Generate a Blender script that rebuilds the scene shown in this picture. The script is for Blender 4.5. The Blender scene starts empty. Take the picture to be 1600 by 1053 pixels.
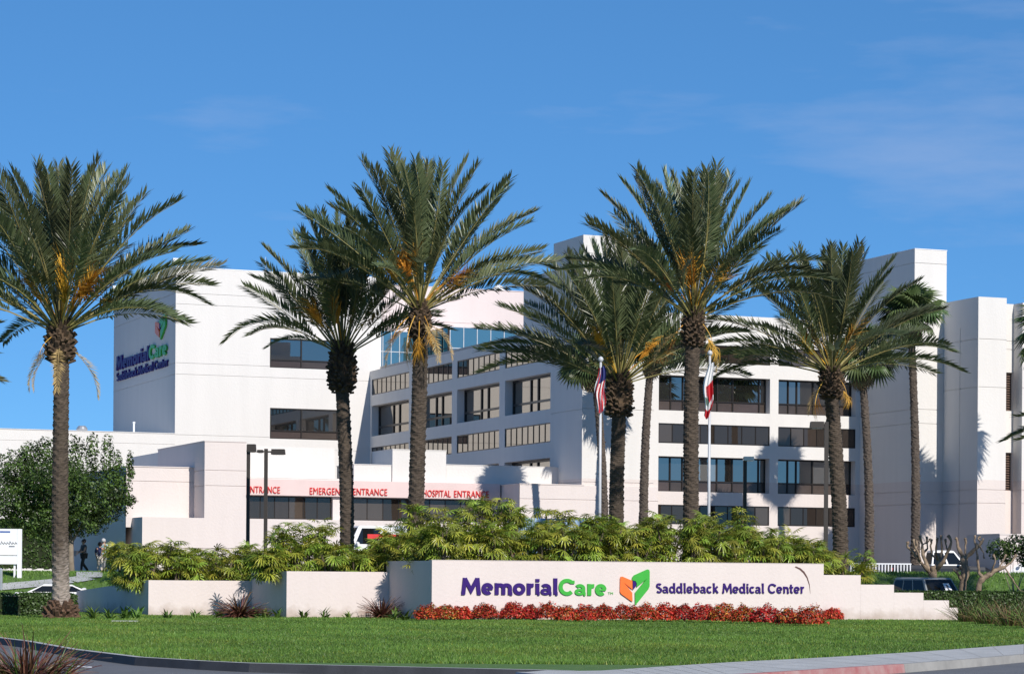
import bpy, bmesh, math, random
import numpy as np
from mathutils import Vector, Matrix, Euler
R = math.radians
rnd = random.Random(7)
SC = bpy.context.scene
COL = SC.collection

# ---------------------------------------------------------------- camera
FPX = 4000.0; CX, CY = 800.0, 905.0; ROLL = R(0.4); EYE = 1.6
cam_d = bpy.data.cameras.new('camera'); cam = bpy.data.objects.new('camera', cam_d); COL.objects.link(cam)
cam.location = (0, 0, EYE); cam.rotation_euler = (R(90), -ROLL, 0)
cam_d.sensor_fit = 'HORIZONTAL'; cam_d.sensor_width = 36; cam_d.lens = 36 * FPX / 1600
cam_d.shift_y = (CY - 526.5) / 1600; cam_d.clip_end = 6000; cam_d.clip_start = 0.5
SC.camera = cam

# ---------------------------------------------------------------- sky and sun
SUN = Vector((0.54, -1.0, 0.75)).normalized()            # towards the sun
SUN_EL = math.asin(SUN.z); SUN_AZ = math.atan2(SUN.x, SUN.y)
w = bpy.data.worlds.new('World'); SC.world = w; w.use_nodes = True
nt = w.node_tree; nt.nodes.clear()
out = nt.nodes.new('ShaderNodeOutputWorld'); bg = nt.nodes.new('ShaderNodeBackground')
sky = nt.nodes.new('ShaderNodeTexSky'); sky.sky_type = 'NISHITA'; sky.sun_disc = False
sky.sun_elevation = SUN_EL; sky.sun_rotation = SUN_AZ
sky.altitude = 0; sky.air_density = 0.5; sky.dust_density = 0.0; sky.ozone_density = 4.0
hs = nt.nodes.new('ShaderNodeHueSaturation'); hs.inputs['Saturation'].default_value = 1.1; hs.inputs['Value'].default_value = 1.0
tint = nt.nodes.new('ShaderNodeMix'); tint.data_type = 'RGBA'; tint.blend_type = 'MULTIPLY'; tint.inputs[0].default_value = 1
tint.inputs[7].default_value = (0.62, 1.23, 1.80, 1)
# faint cirrus over the whole dome
tc = nt.nodes.new('ShaderNodeTexCoord'); mp = nt.nodes.new('ShaderNodeMapping')
mp.inputs['Scale'].default_value = (3.2, 3.2, 16.0); mp.inputs['Rotation'].default_value = (0, R(-4), 0); mp.inputs['Location'].default_value = (1.3, 6.03, 12.06)
nz = nt.nodes.new('ShaderNodeTexNoise'); nz.inputs['Scale'].default_value = 1.6; nz.inputs['Detail'].default_value = 7; nz.inputs['Roughness'].default_value = 0.55
rp = nt.nodes.new('ShaderNodeValToRGB'); rp.color_ramp.elements[0].position = 0.585; rp.color_ramp.elements[1].position = 0.74
rp.color_ramp.elements[1].color = (0.30, 0.30, 0.30, 1)
cm = nt.nodes.new('ShaderNodeMix'); cm.data_type = 'RGBA'; cm.inputs[7].default_value = (2.9, 3.5, 5.0, 1)
L = nt.links.new
L(sky.outputs[0], hs.inputs['Color']); gm = nt.nodes.new('ShaderNodeGamma'); gm.inputs[1].default_value = 0.55
L(hs.outputs[0], gm.inputs[0]); L(gm.outputs[0], tint.inputs[6])
L(tc.outputs['Generated'], mp.inputs[0]); L(mp.outputs[0], nz.inputs['Vector']); L(nz.outputs[0], rp.inputs[0])
L(rp.outputs[0], cm.inputs[0]); L(tint.outputs[2], cm.inputs[6]); L(cm.outputs[2], bg.inputs[0])
bg.inputs['Strength'].default_value = 0.15
L(bg.outputs[0], out.inputs[0])
sd = bpy.data.lights.new('sun', 'SUN'); sd.energy = 5.0; sd.angle = R(0.53); sd.color = (1.0, 0.945, 0.87)
so = bpy.data.objects.new('sun', sd); COL.objects.link(so); so.location = (60, -80, 80)
so.rotation_euler = SUN.to_track_quat('Z', 'Y').to_euler()
SC.view_settings.view_transform = 'Standard'; SC.view_settings.look = 'None'
SC.view_settings.exposure = 0.0; SC.view_settings.gamma = 1.0; SC.view_settings.use_curve_mapping = False

# ---------------------------------------------------------------- where things stand: photo measurements -> metres
CA, SA = 0.9285, 0.3714
_n = math.hypot(CA, SA); CA /= _n; SA /= _n
THETA = math.atan2(SA, CA)                                # the buildings' axes: u along the lit fronts, v into depth
def ray(px, py):
    dx, dy = px - CX, py - CY
    return (dx*math.cos(ROLL) + dy*math.sin(ROLL))/FPX, -(-dx*math.sin(ROLL) + dy*math.cos(ROLL))/FPX
def wY(px, py, Y):
    a, b = ray(px, py); return Vector((a*Y, Y, EYE + b*Y))
def gnd(px, py, z=0.0):
    a, b = ray(px, py); Y = (z - EYE)/b; return Vector((a*Y, Y, z))
def to_uv(x, y): return (CA*x + SA*y, -SA*x + CA*y)
def to_xy(u, v): return (CA*u - SA*v, SA*u + CA*v)
def fu(px, py, v):                                        # on a front (plane v): u, z
    a, b = ray(px, py); k = v/(-SA*a + CA); return (k*(CA*a + SA), EYE + b*k)
def fv(px, py, u):                                        # on a side (plane u): v, z
    a, b = ray(px, py); k = u/(CA*a + SA); return (k*(-SA*a + CA), EYE + b*k)
def sm(a, b, x):
    t = min(1, max(0, (x - a)/(b - a))); return t*t*(3 - 2*t)
def G(x, y):                                              # height of the ground
    if y < 111: return 0.0
    z = 2.05*sm(111, 121.5, y)
    z *= 1 - .13*sm(10, 16, -x)
    if y > 121:
        k = sm(11, 17, x); z = z*(1 - k) + k*(2.05 - 0.6*sm(121.5, 127, y))
    return z

# ---------------------------------------------------------------- materials
MATS = {}
def newmat(name):
    m = bpy.data.materials.new(name); m.use_nodes = True
    b = m.node_tree.nodes['Principled BSDF']; MATS[name] = m
    return m, m.node_tree, b
def mat(name, col, rough=0.6, metal=0.0, var=0.0, scale=4.0, bump=0.0, bscale=60.0, spec=0.5, objvar=0.0, col2=None, coat=0.0):
    """principled with noise tone variation, bump and per-object tone"""
    m, t, b = newmat(name)
    b.inputs['Roughness'].default_value = rough; b.inputs['Metallic'].default_value = metal
    b.inputs['Specular IOR Level'].default_value = spec; b.inputs['Coat Weight'].default_value = coat
    c = (*col, 1)
    tcn = t.nodes.new('ShaderNodeTexCoord')
    src = None
    if var > 0 or col2:
        n = t.nodes.new('ShaderNodeTexNoise'); n.inputs['Scale'].default_value = scale; n.inputs['Detail'].default_value = 6
        n.inputs['Roughness'].default_value = 0.6
        t.links.new(tcn.outputs['Object'], n.inputs['Vector'])
        r = t.nodes.new('ShaderNodeValToRGB'); r.color_ramp.elements[0].position = 0.3; r.color_ramp.elements[1].position = 0.7
        d = col2 if col2 else tuple(x*(1 - var) for x in col); e = col if col2 else tuple(min(1, x*(1 + var)) for x in col)
        r.color_ramp.elements[0].color = (*d, 1); r.color_ramp.elements[1].color = (*e, 1)
        t.links.new(n.outputs[0], r.inputs[0]); src = r.outputs[0]
    if objvar > 0:
        oi = t.nodes.new('ShaderNodeObjectInfo'); h = t.nodes.new('ShaderNodeHueSaturation')
        mv = t.nodes.new('ShaderNodeMapRange'); mv.inputs[3].default_value = 1 - objvar; mv.inputs[4].default_value = 1 + objvar
        mh = t.nodes.new('ShaderNodeMapRange'); mh.inputs[3].default_value = 0.5 - objvar*0.06; mh.inputs[4].default_value = 0.5 + objvar*0.05
        mul = t.nodes.new('ShaderNodeMath'); mul.operation = 'MULTIPLY'; mul.inputs[1].default_value = 7.31
        fr = t.nodes.new('ShaderNodeMath'); fr.operation = 'FRACT'
        t.links.new(oi.outputs['Random'], mv.inputs[0]); t.links.new(oi.outputs['Random'], mul.inputs[0]); t.links.new(mul.outputs[0], fr.inputs[0])
        t.links.new(fr.outputs[0], mh.inputs[0]); t.links.new(mv.outputs[0], h.inputs['Value']); t.links.new(mh.outputs[0], h.inputs['Hue'])
        h.inputs['Color'].default_value = c
        if src: t.links.new(src, h.inputs['Color'])
        src = h.outputs[0]
    if src: t.links.new(src, b.inputs['Base Color'])
    else: b.inputs['Base Color'].default_value = c
    if bump > 0:
        n2 = t.nodes.new('ShaderNodeTexNoise'); n2.inputs['Scale'].default_value = bscale; n2.inputs['Detail'].default_value = 4
        t.links.new(tcn.outputs['Object'], n2.inputs['Vector'])
        bp = t.nodes.new('ShaderNodeBump'); bp.inputs['Strength'].default_value = bump; bp.inputs['Distance'].default_value = 0.02
        t.links.new(n2.outputs[0], bp.inputs['Height']); t.links.new(bp.outputs[0], b.inputs['Normal'])
    return m
def stucco(name, col, band=None, splash=False):
    """painted plaster: fine relief, faint rain streaks; band = (height, colour) repaints below a level"""
    m, t, b = newmat(name); b.inputs['Roughness'].default_value = 0.85; b.inputs['Specular IOR Level'].default_value = 0.25
    g = t.nodes.new('ShaderNodeNewGeometry')
    mpp = t.nodes.new('ShaderNodeMapping'); mpp.inputs['Scale'].default_value = (0.8, 0.8, 0.09)
    t.links.new(g.outputs['Position'], mpp.inputs[0])
    n = t.nodes.new('ShaderNodeTexNoise'); n.inputs['Scale'].default_value = 1.4; n.inputs['Detail'].default_value = 8; n.inputs['Roughness'].default_value = 0.65
    t.links.new(mpp.outputs[0], n.inputs['Vector'])
    r = t.nodes.new('ShaderNodeValToRGB'); r.color_ramp.elements[0].position = 0.28; r.color_ramp.elements[1].position = 0.6
    r.color_ramp.elements[0].color = (*[x*0.95 for x in col], 1); r.color_ramp.elements[1].color = (*col, 1)
    t.links.new(n.outputs[0], r.inputs[0]); src = r.outputs[0]
    if band:
        sx = t.nodes.new('ShaderNodeSeparateXYZ'); t.links.new(g.outputs['Position'], sx.inputs[0])
        lt = t.nodes.new('ShaderNodeMath'); lt.operation = 'LESS_THAN'; lt.inputs[1].default_value = band[0]
        t.links.new(sx.outputs['Z'], lt.inputs[0])
        mx = t.nodes.new('ShaderNodeMix'); mx.data_type = 'RGBA'; mx.blend_type = 'MULTIPLY'; mx.inputs[7].default_value = (*band[1], 1)
        t.links.new(lt.outputs[0], mx.inputs[0]); t.links.new(src, mx.inputs[6]); src = mx.outputs[2]
    if splash:
        sz_ = t.nodes.new('ShaderNodeSeparateXYZ'); t.links.new(g.outputs['Position'], sz_.inputs[0]); ns = t.nodes.new('ShaderNodeTexNoise'); ns.inputs['Scale'].default_value = 2.2; ns.inputs['Detail'].default_value = 8
        t.links.new(g.outputs['Position'], ns.inputs['Vector']); ad = t.nodes.new('ShaderNodeMath'); ad.operation = 'MULTIPLY_ADD'; ad.inputs[1].default_value = -.9; t.links.new(ns.outputs[0], ad.inputs[0]); t.links.new(sz_.outputs['Z'], ad.inputs[2])
        mr = t.nodes.new('ShaderNodeMapRange'); mr.inputs[1].default_value = -.30; mr.inputs[2].default_value = .15; mr.inputs[3].default_value = .55; mr.inputs[4].default_value = 0; t.links.new(ad.outputs[0], mr.inputs[0])
        md = t.nodes.new('ShaderNodeMix'); md.data_type = 'RGBA'; md.inputs[7].default_value = (0.30, 0.21, 0.15, 1); t.links.new(mr.outputs[0], md.inputs[0]); t.links.new(src, md.inputs[6]); src = md.outputs[2]
    t.links.new(src, b.inputs['Base Color'])
    n2 = t.nodes.new('ShaderNodeTexNoise'); n2.inputs['Scale'].default_value = 9; n2.inputs['Detail'].default_value = 6
    t.links.new(g.outputs['Position'], n2.inputs['Vector'])
    bp = t.nodes.new('ShaderNodeBump'); bp.inputs['Strength'].default_value = 0.35; bp.inputs['Distance'].default_value = 0.03
    t.links.new(n2.outputs[0], bp.inputs['Height']); t.links.new(bp.outputs[0], b.inputs['Normal'])
    return m
def glass(name, inner, refl=0.45, tintc=(0.9, 0.95, 1.0), curtain=None):
    """dark window glass: a dim room behind plus a mirror share"""
    m, t, b = newmat(name); t.nodes.remove(b)
    o = [x for x in t.nodes if x.type == 'OUTPUT_MATERIAL'][0]
    d = t.nodes.new('ShaderNodeBsdfDiffuse'); d.inputs[0].default_value = (*inner, 1)
    if curtain:
        oi = t.nodes.new('ShaderNodeObjectInfo'); cr = t.nodes.new('ShaderNodeValToRGB'); cr.color_ramp.interpolation = 'CONSTANT'
        e = cr.color_ramp.elements; e[0].position = 0; e[0].color = (*inner, 1); e[1].position = .45; e[1].color = (*[x*2.2 for x in inner], 1); q = e.new(.72); q.color = (*curtain, 1); q = e.new(.86); q.color = (*[x*.6 for x in curtain], 1)
        g0 = t.nodes.new('ShaderNodeTexCoord'); wv = t.nodes.new('ShaderNodeTexWave'); wv.inputs['Scale'].default_value = 5; wv.inputs['Distortion'].default_value = 1.5
        mf = t.nodes.new('ShaderNodeMix'); mf.data_type = 'RGBA'; mf.blend_type = 'MULTIPLY'; mf.inputs[0].default_value = .55
        t.links.new(g0.outputs['Object'], wv.inputs['Vector']); t.links.new(oi.outputs['Random'], cr.inputs[0]); t.links.new(cr.outputs[0], mf.inputs[6]); t.links.new(wv.outputs['Color'], mf.inputs[7]); t.links.new(mf.outputs[2], d.inputs[0])
    gl = t.nodes.new('ShaderNodeBsdfGlossy'); gl.inputs['Roughness'].default_value = 0.015; gl.inputs[0].default_value = (*tintc, 1)
    g = t.nodes.new('ShaderNodeNewGeometry'); n = t.nodes.new('ShaderNodeTexNoise'); n.inputs['Scale'].default_value = 0.35
    t.links.new(g.outputs['Position'], n.inputs['Vector'])
    bp = t.nodes.new('ShaderNodeBump'); bp.inputs['Strength'].default_value = 0.03; bp.inputs['Distance'].default_value = 0.05
    t.links.new(n.outputs[0], bp.inputs['Height']); t.links.new(bp.outputs[0], gl.inputs['Normal'])
    mx = t.nodes.new('ShaderNodeMixShader'); mx.inputs[0].default_value = refl
    t.links.new(d.outputs[0], mx.inputs[1]); t.links.new(gl.outputs[0], mx.inputs[2]); t.links.new(mx.outputs[0], o.inputs[0])
    return m
def leafmat(name, col, objvar=0.35, trans=0.25, rough=0.45, attr=False, col2=None):
    m = mat(name, col, rough=rough, objvar=objvar, var=0.22 if not col2 else 0, scale=3.0, col2=col2, spec=0.4)
    t = m.node_tree; b = t.nodes['Principled BSDF']; o = [x for x in t.nodes if x.type == 'OUTPUT_MATERIAL'][0]
    tr = t.nodes.new('ShaderNodeBsdfTranslucent'); mx = t.nodes.new('ShaderNodeMixShader'); mx.inputs[0].default_value = trans
    src = b.inputs['Base Color'].links[0].from_socket
    if attr:
        at = t.nodes.new('ShaderNodeAttribute'); at.attribute_name = 'tone'
        mm = t.nodes.new('ShaderNodeMix'); mm.data_type = 'RGBA'; mm.blend_type = 'MULTIPLY'; mm.inputs[0].default_value = 1
        t.links.new(src, mm.inputs[6]); t.links.new(at.outputs['Color'], mm.inputs[7]); src = mm.outputs[2]
        t.links.new(src, b.inputs['Base Color'])
    t.links.new(src, tr.inputs[0])
    t.links.new(b.outputs[0], mx.inputs[1]); t.links.new(tr.outputs[0], mx.inputs[2]); t.links.new(mx.outputs[0], o.inputs[0])
    return m

M_WHITE = stucco('white_stucco', (0.68, 0.655, 0.625), band=(7.2, (0.97, 0.90, 0.885)))
M_WHITE2 = stucco('white_stucco_upper', (0.68, 0.655, 0.625))
M_PINK = stucco('pale_pink_stucco', (0.67, 0.60, 0.57))
M_SIGNW = stucco('sign_wall_stucco', (0.67, 0.585, 0.555), splash=True)
M_FASCIA = mat('pink_fascia_paint', (0.68, 0.53, 0.505), rough=0.5, var=0.05, scale=0.7)
M_PENT = stucco('pink_penthouse_stucco', (0.66, 0.57, 0.55))
M_ROOF = mat('roof_gravel', (0.42, 0.41, 0.40), rough=0.95, var=0.2, bump=0.4)
M_CAP = mat('metal_coping', (0.55, 0.54, 0.53), rough=0.5, var=0.1)
M_BRONZE = mat('bronze_frame', (0.022, 0.018, 0.016), rough=0.35, metal=0.3, spec=0.5)
M_PANEL = mat('bronze_panel', (0.058, 0.044, 0.038), rough=0.22, var=0.12, scale=1.5, spec=0.6, objvar=0.25)
M_PANE = glass('window_glass', (0.016, 0.016, 0.016), 0.30, (1.0, .90, .80), curtain=(0.20, 0.20, 0.20))
M_STRIPGL = glass('bronze_glass', (0.046, 0.036, 0.029), 0.06, (1.0, 0.92, 0.84), curtain=(0.062, 0.046, 0.036))
M_SIDEGL = glass('side_glass', (0.035, 0.03, 0.026), 0.36, (1.0, 0.93, 0.84))
M_BLUEGL = glass('blue_glass', (0.045, 0.105, 0.125), 0.27, (0.75, 0.95, 1.0))
M_ALU = mat('aluminium', (0.55, 0.56, 0.57), rough=0.4, metal=0.7, var=0.08)
M_CURT = mat('curtain_cloth', (0.5, 0.52, 0.55), rough=0.9)
M_LOUV = mat('louvre_paint', (0.20, 0.13, 0.10), rough=0.6, var=0.1)
M_PURPLE = mat('purple_letter_paint', (0.028, 0.003, 0.135), rough=0.5, var=0.06, spec=0.3)
M_GREENP = mat('green_letter_paint', (0.045, 0.38, 0.040), rough=0.4, var=0.05)
M_ORANGE = mat('orange_sign_paint', (0.85, 0.16, 0.025), rough=0.4, var=0.05)
M_REDP = mat('red_letter_paint', (0.62, 0.02, 0.02), rough=0.45, var=0.05)
M_ARC = mat('rust_stain', (0.10, 0.045, 0.04), rough=0.8)
M_CONC = mat('pale_concrete', (0.42, 0.42, 0.41), rough=0.9, var=0.12, scale=1.2, bump=0.3)
M_KERB = mat('kerb_concrete', (0.30, 0.29, 0.27), rough=0.9, var=0.2, scale=1.4, bump=0.3)
M_KERBD = mat('shaded_kerb', (0.045, 0.046, 0.052), rough=0.8, var=0.25, scale=2.0, bump=0.3)  # concrete kerb face, its shaded side put into the dark colour
M_KERBR = mat('red_kerb_paint', (0.36, 0.12, 0.12), rough=0.8, scale=3.0, col2=(0.42, 0.27, 0.25), bump=0.2)
M_ASPH = mat('asphalt', (0.150, 0.152, 0.160), rough=0.85, scale=0.5, col2=(0.110, 0.112, 0.120), bump=0.5, bscale=90)
M_LINE = mat('road_paint', (0.68, 0.68, 0.66), rough=0.7, var=0.12, scale=6)
M_EARTH = mat('dry_ground', (0.12, 0.096, 0.074), rough=1, var=0.25, scale=0.02)
M_SOIL = mat('soil', (0.07, 0.045, 0.03), rough=1, var=0.4, scale=6, bump=0.6)
M_GRASS = leafmat('lawn_grass', (0.110, 0.185, 0.034), objvar=0.0, trans=0.0, rough=0.7, col2=(0.072, 0.140, 0.024))
M_BLADE = leafmat('grass_blade', (0.140, 0.255, 0.042), objvar=0.0, trans=0.3, rough=0.5, attr=True)
M_PALM = leafmat('date_palm_leaf', (0.102, 0.126, 0.058), objvar=0.45, trans=0.2, rough=0.36)
M_RACHIS = mat('palm_petiole', (0.25, 0.215, 0.075), rough=0.5, objvar=0.25, var=0.15)
M_DEADF = mat('dry_frond', (0.42, 0.30, 0.12), rough=0.8, var=0.25, objvar=0.2)
M_STALK = mat('fruit_strand', (0.58, 0.30, 0.035), rough=0.6, var=0.2, objvar=0.25)
M_TRUNK = mat('palm_trunk_bark', (0.105, 0.078, 0.056), rough=0.95, scale=5, col2=(0.042, 0.031, 0.023), bump=0.8, bscale=22)
M_TRUNKP = mat('palm_trunk_pale_foot', (0.105, 0.078, 0.056), rough=0.95, scale=5, col2=(0.042, 0.031, 0.023), bump=0.8, bscale=22)
def pale_foot(m, top, col):
    t = m.node_tree; b = t.nodes['Principled BSDF']; src = b.inputs['Base Color'].links[0].from_socket
    c_ = [n for n in t.nodes if n.type == 'TEX_COORD'][0]; sx = t.nodes.new('ShaderNodeSeparateXYZ'); t.links.new(c_.outputs['Object'], sx.inputs[0])
    n = t.nodes.new('ShaderNodeTexNoise'); n.inputs['Scale'].default_value = 4; n.inputs['Detail'].default_value = 5; t.links.new(c_.outputs['Object'], n.inputs['Vector'])
    ma = t.nodes.new('ShaderNodeMath'); ma.operation = 'MULTIPLY_ADD'; ma.inputs[1].default_value = 3.2; t.links.new(n.outputs[0], ma.inputs[0]); t.links.new(sx.outputs['Z'], ma.inputs[2])
    mr = t.nodes.new('ShaderNodeMapRange'); mr.inputs[1].default_value = top; mr.inputs[2].default_value = top + 1.6; mr.inputs[3].default_value = 1; mr.inputs[4].default_value = 0; t.links.new(ma.outputs[0], mr.inputs[0])
    mx = t.nodes.new('ShaderNodeMix'); mx.data_type = 'RGBA'; mx.inputs[7].default_value = (*col, 1); t.links.new(mr.outputs[0], mx.inputs[0]); t.links.new(src, mx.inputs[6]); t.links.new(mx.outputs[2], b.inputs['Base Color'])
pale_foot(M_TRUNKP, 2.6, (0.30, 0.25, 0.21))
M_BOOT = mat('cut_leaf_bases', (0.125, 0.080, 0.045), rough=0.95, scale=4, col2=(0.030, 0.020, 0.014), bump=0.5)
M_ROOTS = mat('root_mass', (0.15, 0.085, 0.05), rough=1, scale=9, col2=(0.07, 0.04, 0.025), bump=0.8)
M_FTRUNK = mat('fan_palm_bark', (0.125, 0.098, 0.078), rough=0.95, scale=6, col2=(0.055, 0.042, 0.034), bump=0.8, bscale=25)
M_FAN = leafmat('fan_palm_leaf', (0.080, 0.120, 0.040), objvar=0.4, trans=0.2)
M_FANDRY = mat('dry_fan_leaf', (0.30, 0.21, 0.11), rough=0.9, var=0.25, objvar=0.25)
M_PHIL = leafmat('split_leaf', (0.275, 0.325, 0.046), objvar=0.6, trans=0.25, rough=0.35)
_h = M_PHIL.node_tree; [n for n in _h.nodes if n.type == 'MAP_RANGE'][1].inputs[3].default_value = 0.455; [n for n in _h.nodes if n.type == 'MAP_RANGE'][1].inputs[4].default_value = 0.545
M_PETI = mat('green_stem', (0.14, 0.17, 0.05), rough=0.6, var=0.2)
M_STEM = mat('shrub_stem', (0.16, 0.12, 0.085), rough=0.9, var=0.3)
M_TREEL = leafmat('broad_tree_leaf', (0.068, 0.118, 0.024), objvar=0.0, trans=0.2, rough=0.4, attr=True)
M_TRBARK = mat('pale_bark', (0.30, 0.25, 0.19), rough=0.9, scale=3, col2=(0.17, 0.13, 0.10), bump=0.4)
M_POLL = mat('pruned_branch_bark', (0.36, 0.27, 0.185), rough=0.9, scale=6, col2=(0.10, 0.07, 0.048), bump=0.6)
M_HEDGE = leafmat('hedge_leaf', (0.050, 0.090, 0.018), objvar=0.0, trans=0.12, rough=0.45, attr=True)
M_HCORE = mat('hedge_shade_core', (0.018, 0.026, 0.008), rough=1)  # near-black colour stands in for the shade inside the hedge
M_REDL = leafmat('red_leaf', (0.52, 0.052, 0.024), objvar=0.18, trans=0.2, rough=0.5, attr=True)
M_BRONZEL = leafmat('bronze_flax_leaf', (0.135, 0.062, 0.036), objvar=0.6, trans=0.15)
M_LILY = leafmat('lily_leaf', (0.11, 0.19, 0.035), objvar=0.3, trans=0.2)
M_REED = leafmat('brown_reed', (0.16, 0.105, 0.045), objvar=0.5, trans=0.15)
M_POLEB = mat('brown_pole_paint', (0.030, 0.024, 0.020), rough=0.55, metal=0.0, var=0.1)
M_LENS = mat('lamp_lens', (0.5, 0.5, 0.48), rough=0.3)
M_FPOLE = mat('brushed_pole', (0.50, 0.51, 0.53), rough=0.45, metal=0.0, var=0.08)
M_FWHITE = mat('flag_white', (0.78, 0.78, 0.78), rough=0.8)
M_FRED = mat('flag_red', (0.55, 0.02, 0.03), rough=0.8)
M_FBLUE = mat('flag_blue', (0.03, 0.04, 0.17), rough=0.8)
M_FGREEN = mat('flag_green', (0.08, 0.16, 0.08), rough=0.8)
M_SWHITE = mat('white_sign_paint', (0.80, 0.81, 0.83), rough=0.4, var=0.04)
M_SBLUE = mat('blue_sign_print', (0.08, 0.14, 0.36), rough=0.4)
M_SGREY = mat('grey_sign_print', (0.10, 0.11, 0.13), rough=0.4)
M_CARGL = glass('car_glass', (0.010, 0.011, 0.012), 0.045)
M_TYRE = mat('tyre_rubber', (0.02, 0.02, 0.02), rough=0.8)
M_RIM = mat('wheel_rim', (0.5, 0.5, 0.5), rough=0.3, metal=0.8)
M_HLAMP = mat('headlamp', (0.7, 0.7, 0.68), rough=0.1, coat=1)
M_TLAMP = mat('tail_lamp', (0.5, 0.02, 0.02), rough=0.2)
M_AMBER = mat('amber_lamp', (0.7, 0.25, 0.03), rough=0.2)
def paint(name, c): return mat(name, c, rough=0.35, coat=0.25, var=0.04, scale=2)
M_SKIN = mat('skin', (0.45, 0.26, 0.18), rough=0.6)
M_HAIRD = mat('brown_hair', (0.06, 0.03, 0.02), rough=0.7)
M_HAIRG = mat('grey_hair', (0.45, 0.45, 0.46), rough=0.8)

# ---------------------------------------------------------------- mesh helpers
class MB:
    def __init__(self): self.v, self.f, self.m = [], [], []
    def poly(self, pts, mi=0):
        i = len(self.v); self.v += [tuple(p) for p in pts]; self.f.append(tuple(range(i, i + len(pts)))); self.m.append(mi)
    def box(self, x0, x1, y0, y1, z0, z1, mi=0, skip=''):
        i = len(self.v)
        self.v += [(x0,y0,z0),(x1,y0,z0),(x1,y1,z0),(x0,y1,z0),(x0,y0,z1),(x1,y0,z1),(x1,y1,z1),(x0,y1,z1)]
        for k, q in (('b',(0,3,2,1)),('t',(4,5,6,7)),('f',(0,1,5,4)),('r',(1,2,6,5)),('k',(2,3,7,6)),('l',(3,0,4,7))):
            if k not in skip: self.f.append(tuple(i + a for a in q)); self.m.append(mi)
    def tube(self, pts, rad, n=8, mi=0, cap=True):
        pts = [Vector(p) for p in pts]; i0 = len(self.v); up = None
        for k, p in enumerate(pts):
            t = (pts[min(k+1, len(pts)-1)] - pts[max(k-1, 0)]).normalized()
            if up is None: up = Vector((1,0,0)) if abs(t.x) < 0.9 else Vector((0,1,0))
            a = (up - t*up.dot(t)).normalized(); b = t.cross(a); up = a
            r = rad[k] if isinstance(rad, (list, tuple)) else rad
            for j in range(n):
                g = 2*math.pi*j/n; self.v.append(tuple(p + a*(r*math.cos(g)) + b*(r*math.sin(g))))
        for k in range(len(pts) - 1):
            for j in range(n):
                a0 = i0 + k*n + j; a1 = i0 + k*n + (j+1) % n
                self.f.append((a0, a1, a1 + n, a0 + n)); self.m.append(mi)
        if cap:
            self.f.append(tuple(i0 + j for j in reversed(range(n)))); self.m.append(mi)
            e = i0 + (len(pts)-1)*n; self.f.append(tuple(e + j for j in range(n))); self.m.append(mi)
    def prism(self, outline, fn, d0, d1, mi=0):
        """outline (a, b) pairs swept from depth d0 to d1; fn(a, b, d) -> point"""
        n = len(outline); i = len(self.v)
        self.v += [tuple(fn(a, b, d0)) for a, b in outline] + [tuple(fn(a, b, d1)) for a, b in outline]
        self.f.append(tuple(range(i, i+n))); self.f.append(tuple(range(i+2*n-1, i+n-1, -1))); self.m += [mi, mi]
        for j in range(n):
            k = (j+1) % n; self.f.append((i+j, i+k, i+n+k, i+n+j)); self.m.append(mi)
    def data(self, name, mats, off=(0,0,0), smooth=False):
        me = bpy.data.meshes.new(name)
        me.from_pydata([(a-off[0], b-off[1], c-off[2]) for a, b, c in self.v], [], self.f)
        for m in (mats if isinstance(mats, (list, tuple)) else [mats]): me.materials.append(m)
        me.polygons.foreach_set('material_index', self.m)
        if smooth: me.polygons.foreach_set('use_smooth', [True]*len(self.f))
        me.update(); return me
    def build(self, name, mats, parent=None, off=(0,0,0), smooth=False, loc=(0,0,0)):
        return link(name, self.data(name, mats, off, smooth), parent, loc)
def link(name, me, parent=None, loc=(0,0,0), rot=(0,0,0), scale=(1,1,1)):
    o = bpy.data.objects.new(name, me); COL.objects.link(o)
    o.location = loc; o.rotation_euler = rot; o.scale = scale
    if parent is not None: o.parent = parent
    return o
def tag(o, label=None, cat=None, group=None, kind=None):
    if label: o['label'] = label
    if cat: o['category'] = cat
    if group: o['group'] = group
    if kind: o['kind'] = kind
    return o
def thing(name, label, cat, loc=(0,0,0), rz=0.0, group=None):
    o = link(name, None, None, loc, (0,0,rz)); o.empty_display_size = 0.3
    return tag(o, label, cat, group)
def npmesh(name, V, F, mats, tone=None, mi=None):
    """V (n,3), F (m,k) arrays; tone = per-vertex multiplier colour (n,3)"""
    me = bpy.data.meshes.new(name); k = F.shape[1]
    me.vertices.add(len(V)); me.vertices.foreach_set('co', V.astype(np.float32).ravel())
    me.loops.add(F.size); me.loops.foreach_set('vertex_index', F.astype(np.int32).ravel())
    me.polygons.add(len(F)); me.polygons.foreach_set('loop_start', np.arange(0, F.size, k, dtype=np.int32))
    if mi is not None: me.polygons.foreach_set('material_index', mi.astype(np.int32))
    for m in (mats if isinstance(mats, (list, tuple)) else [mats]): me.materials.append(m)
    me.update(calc_edges=True)
    if tone is not None:
        a = me.color_attributes.new('tone', 'FLOAT_COLOR', 'POINT')
        a.data.foreach_set('color', np.c_[tone, np.ones(len(V))].astype(np.float32).ravel())
    return me
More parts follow.
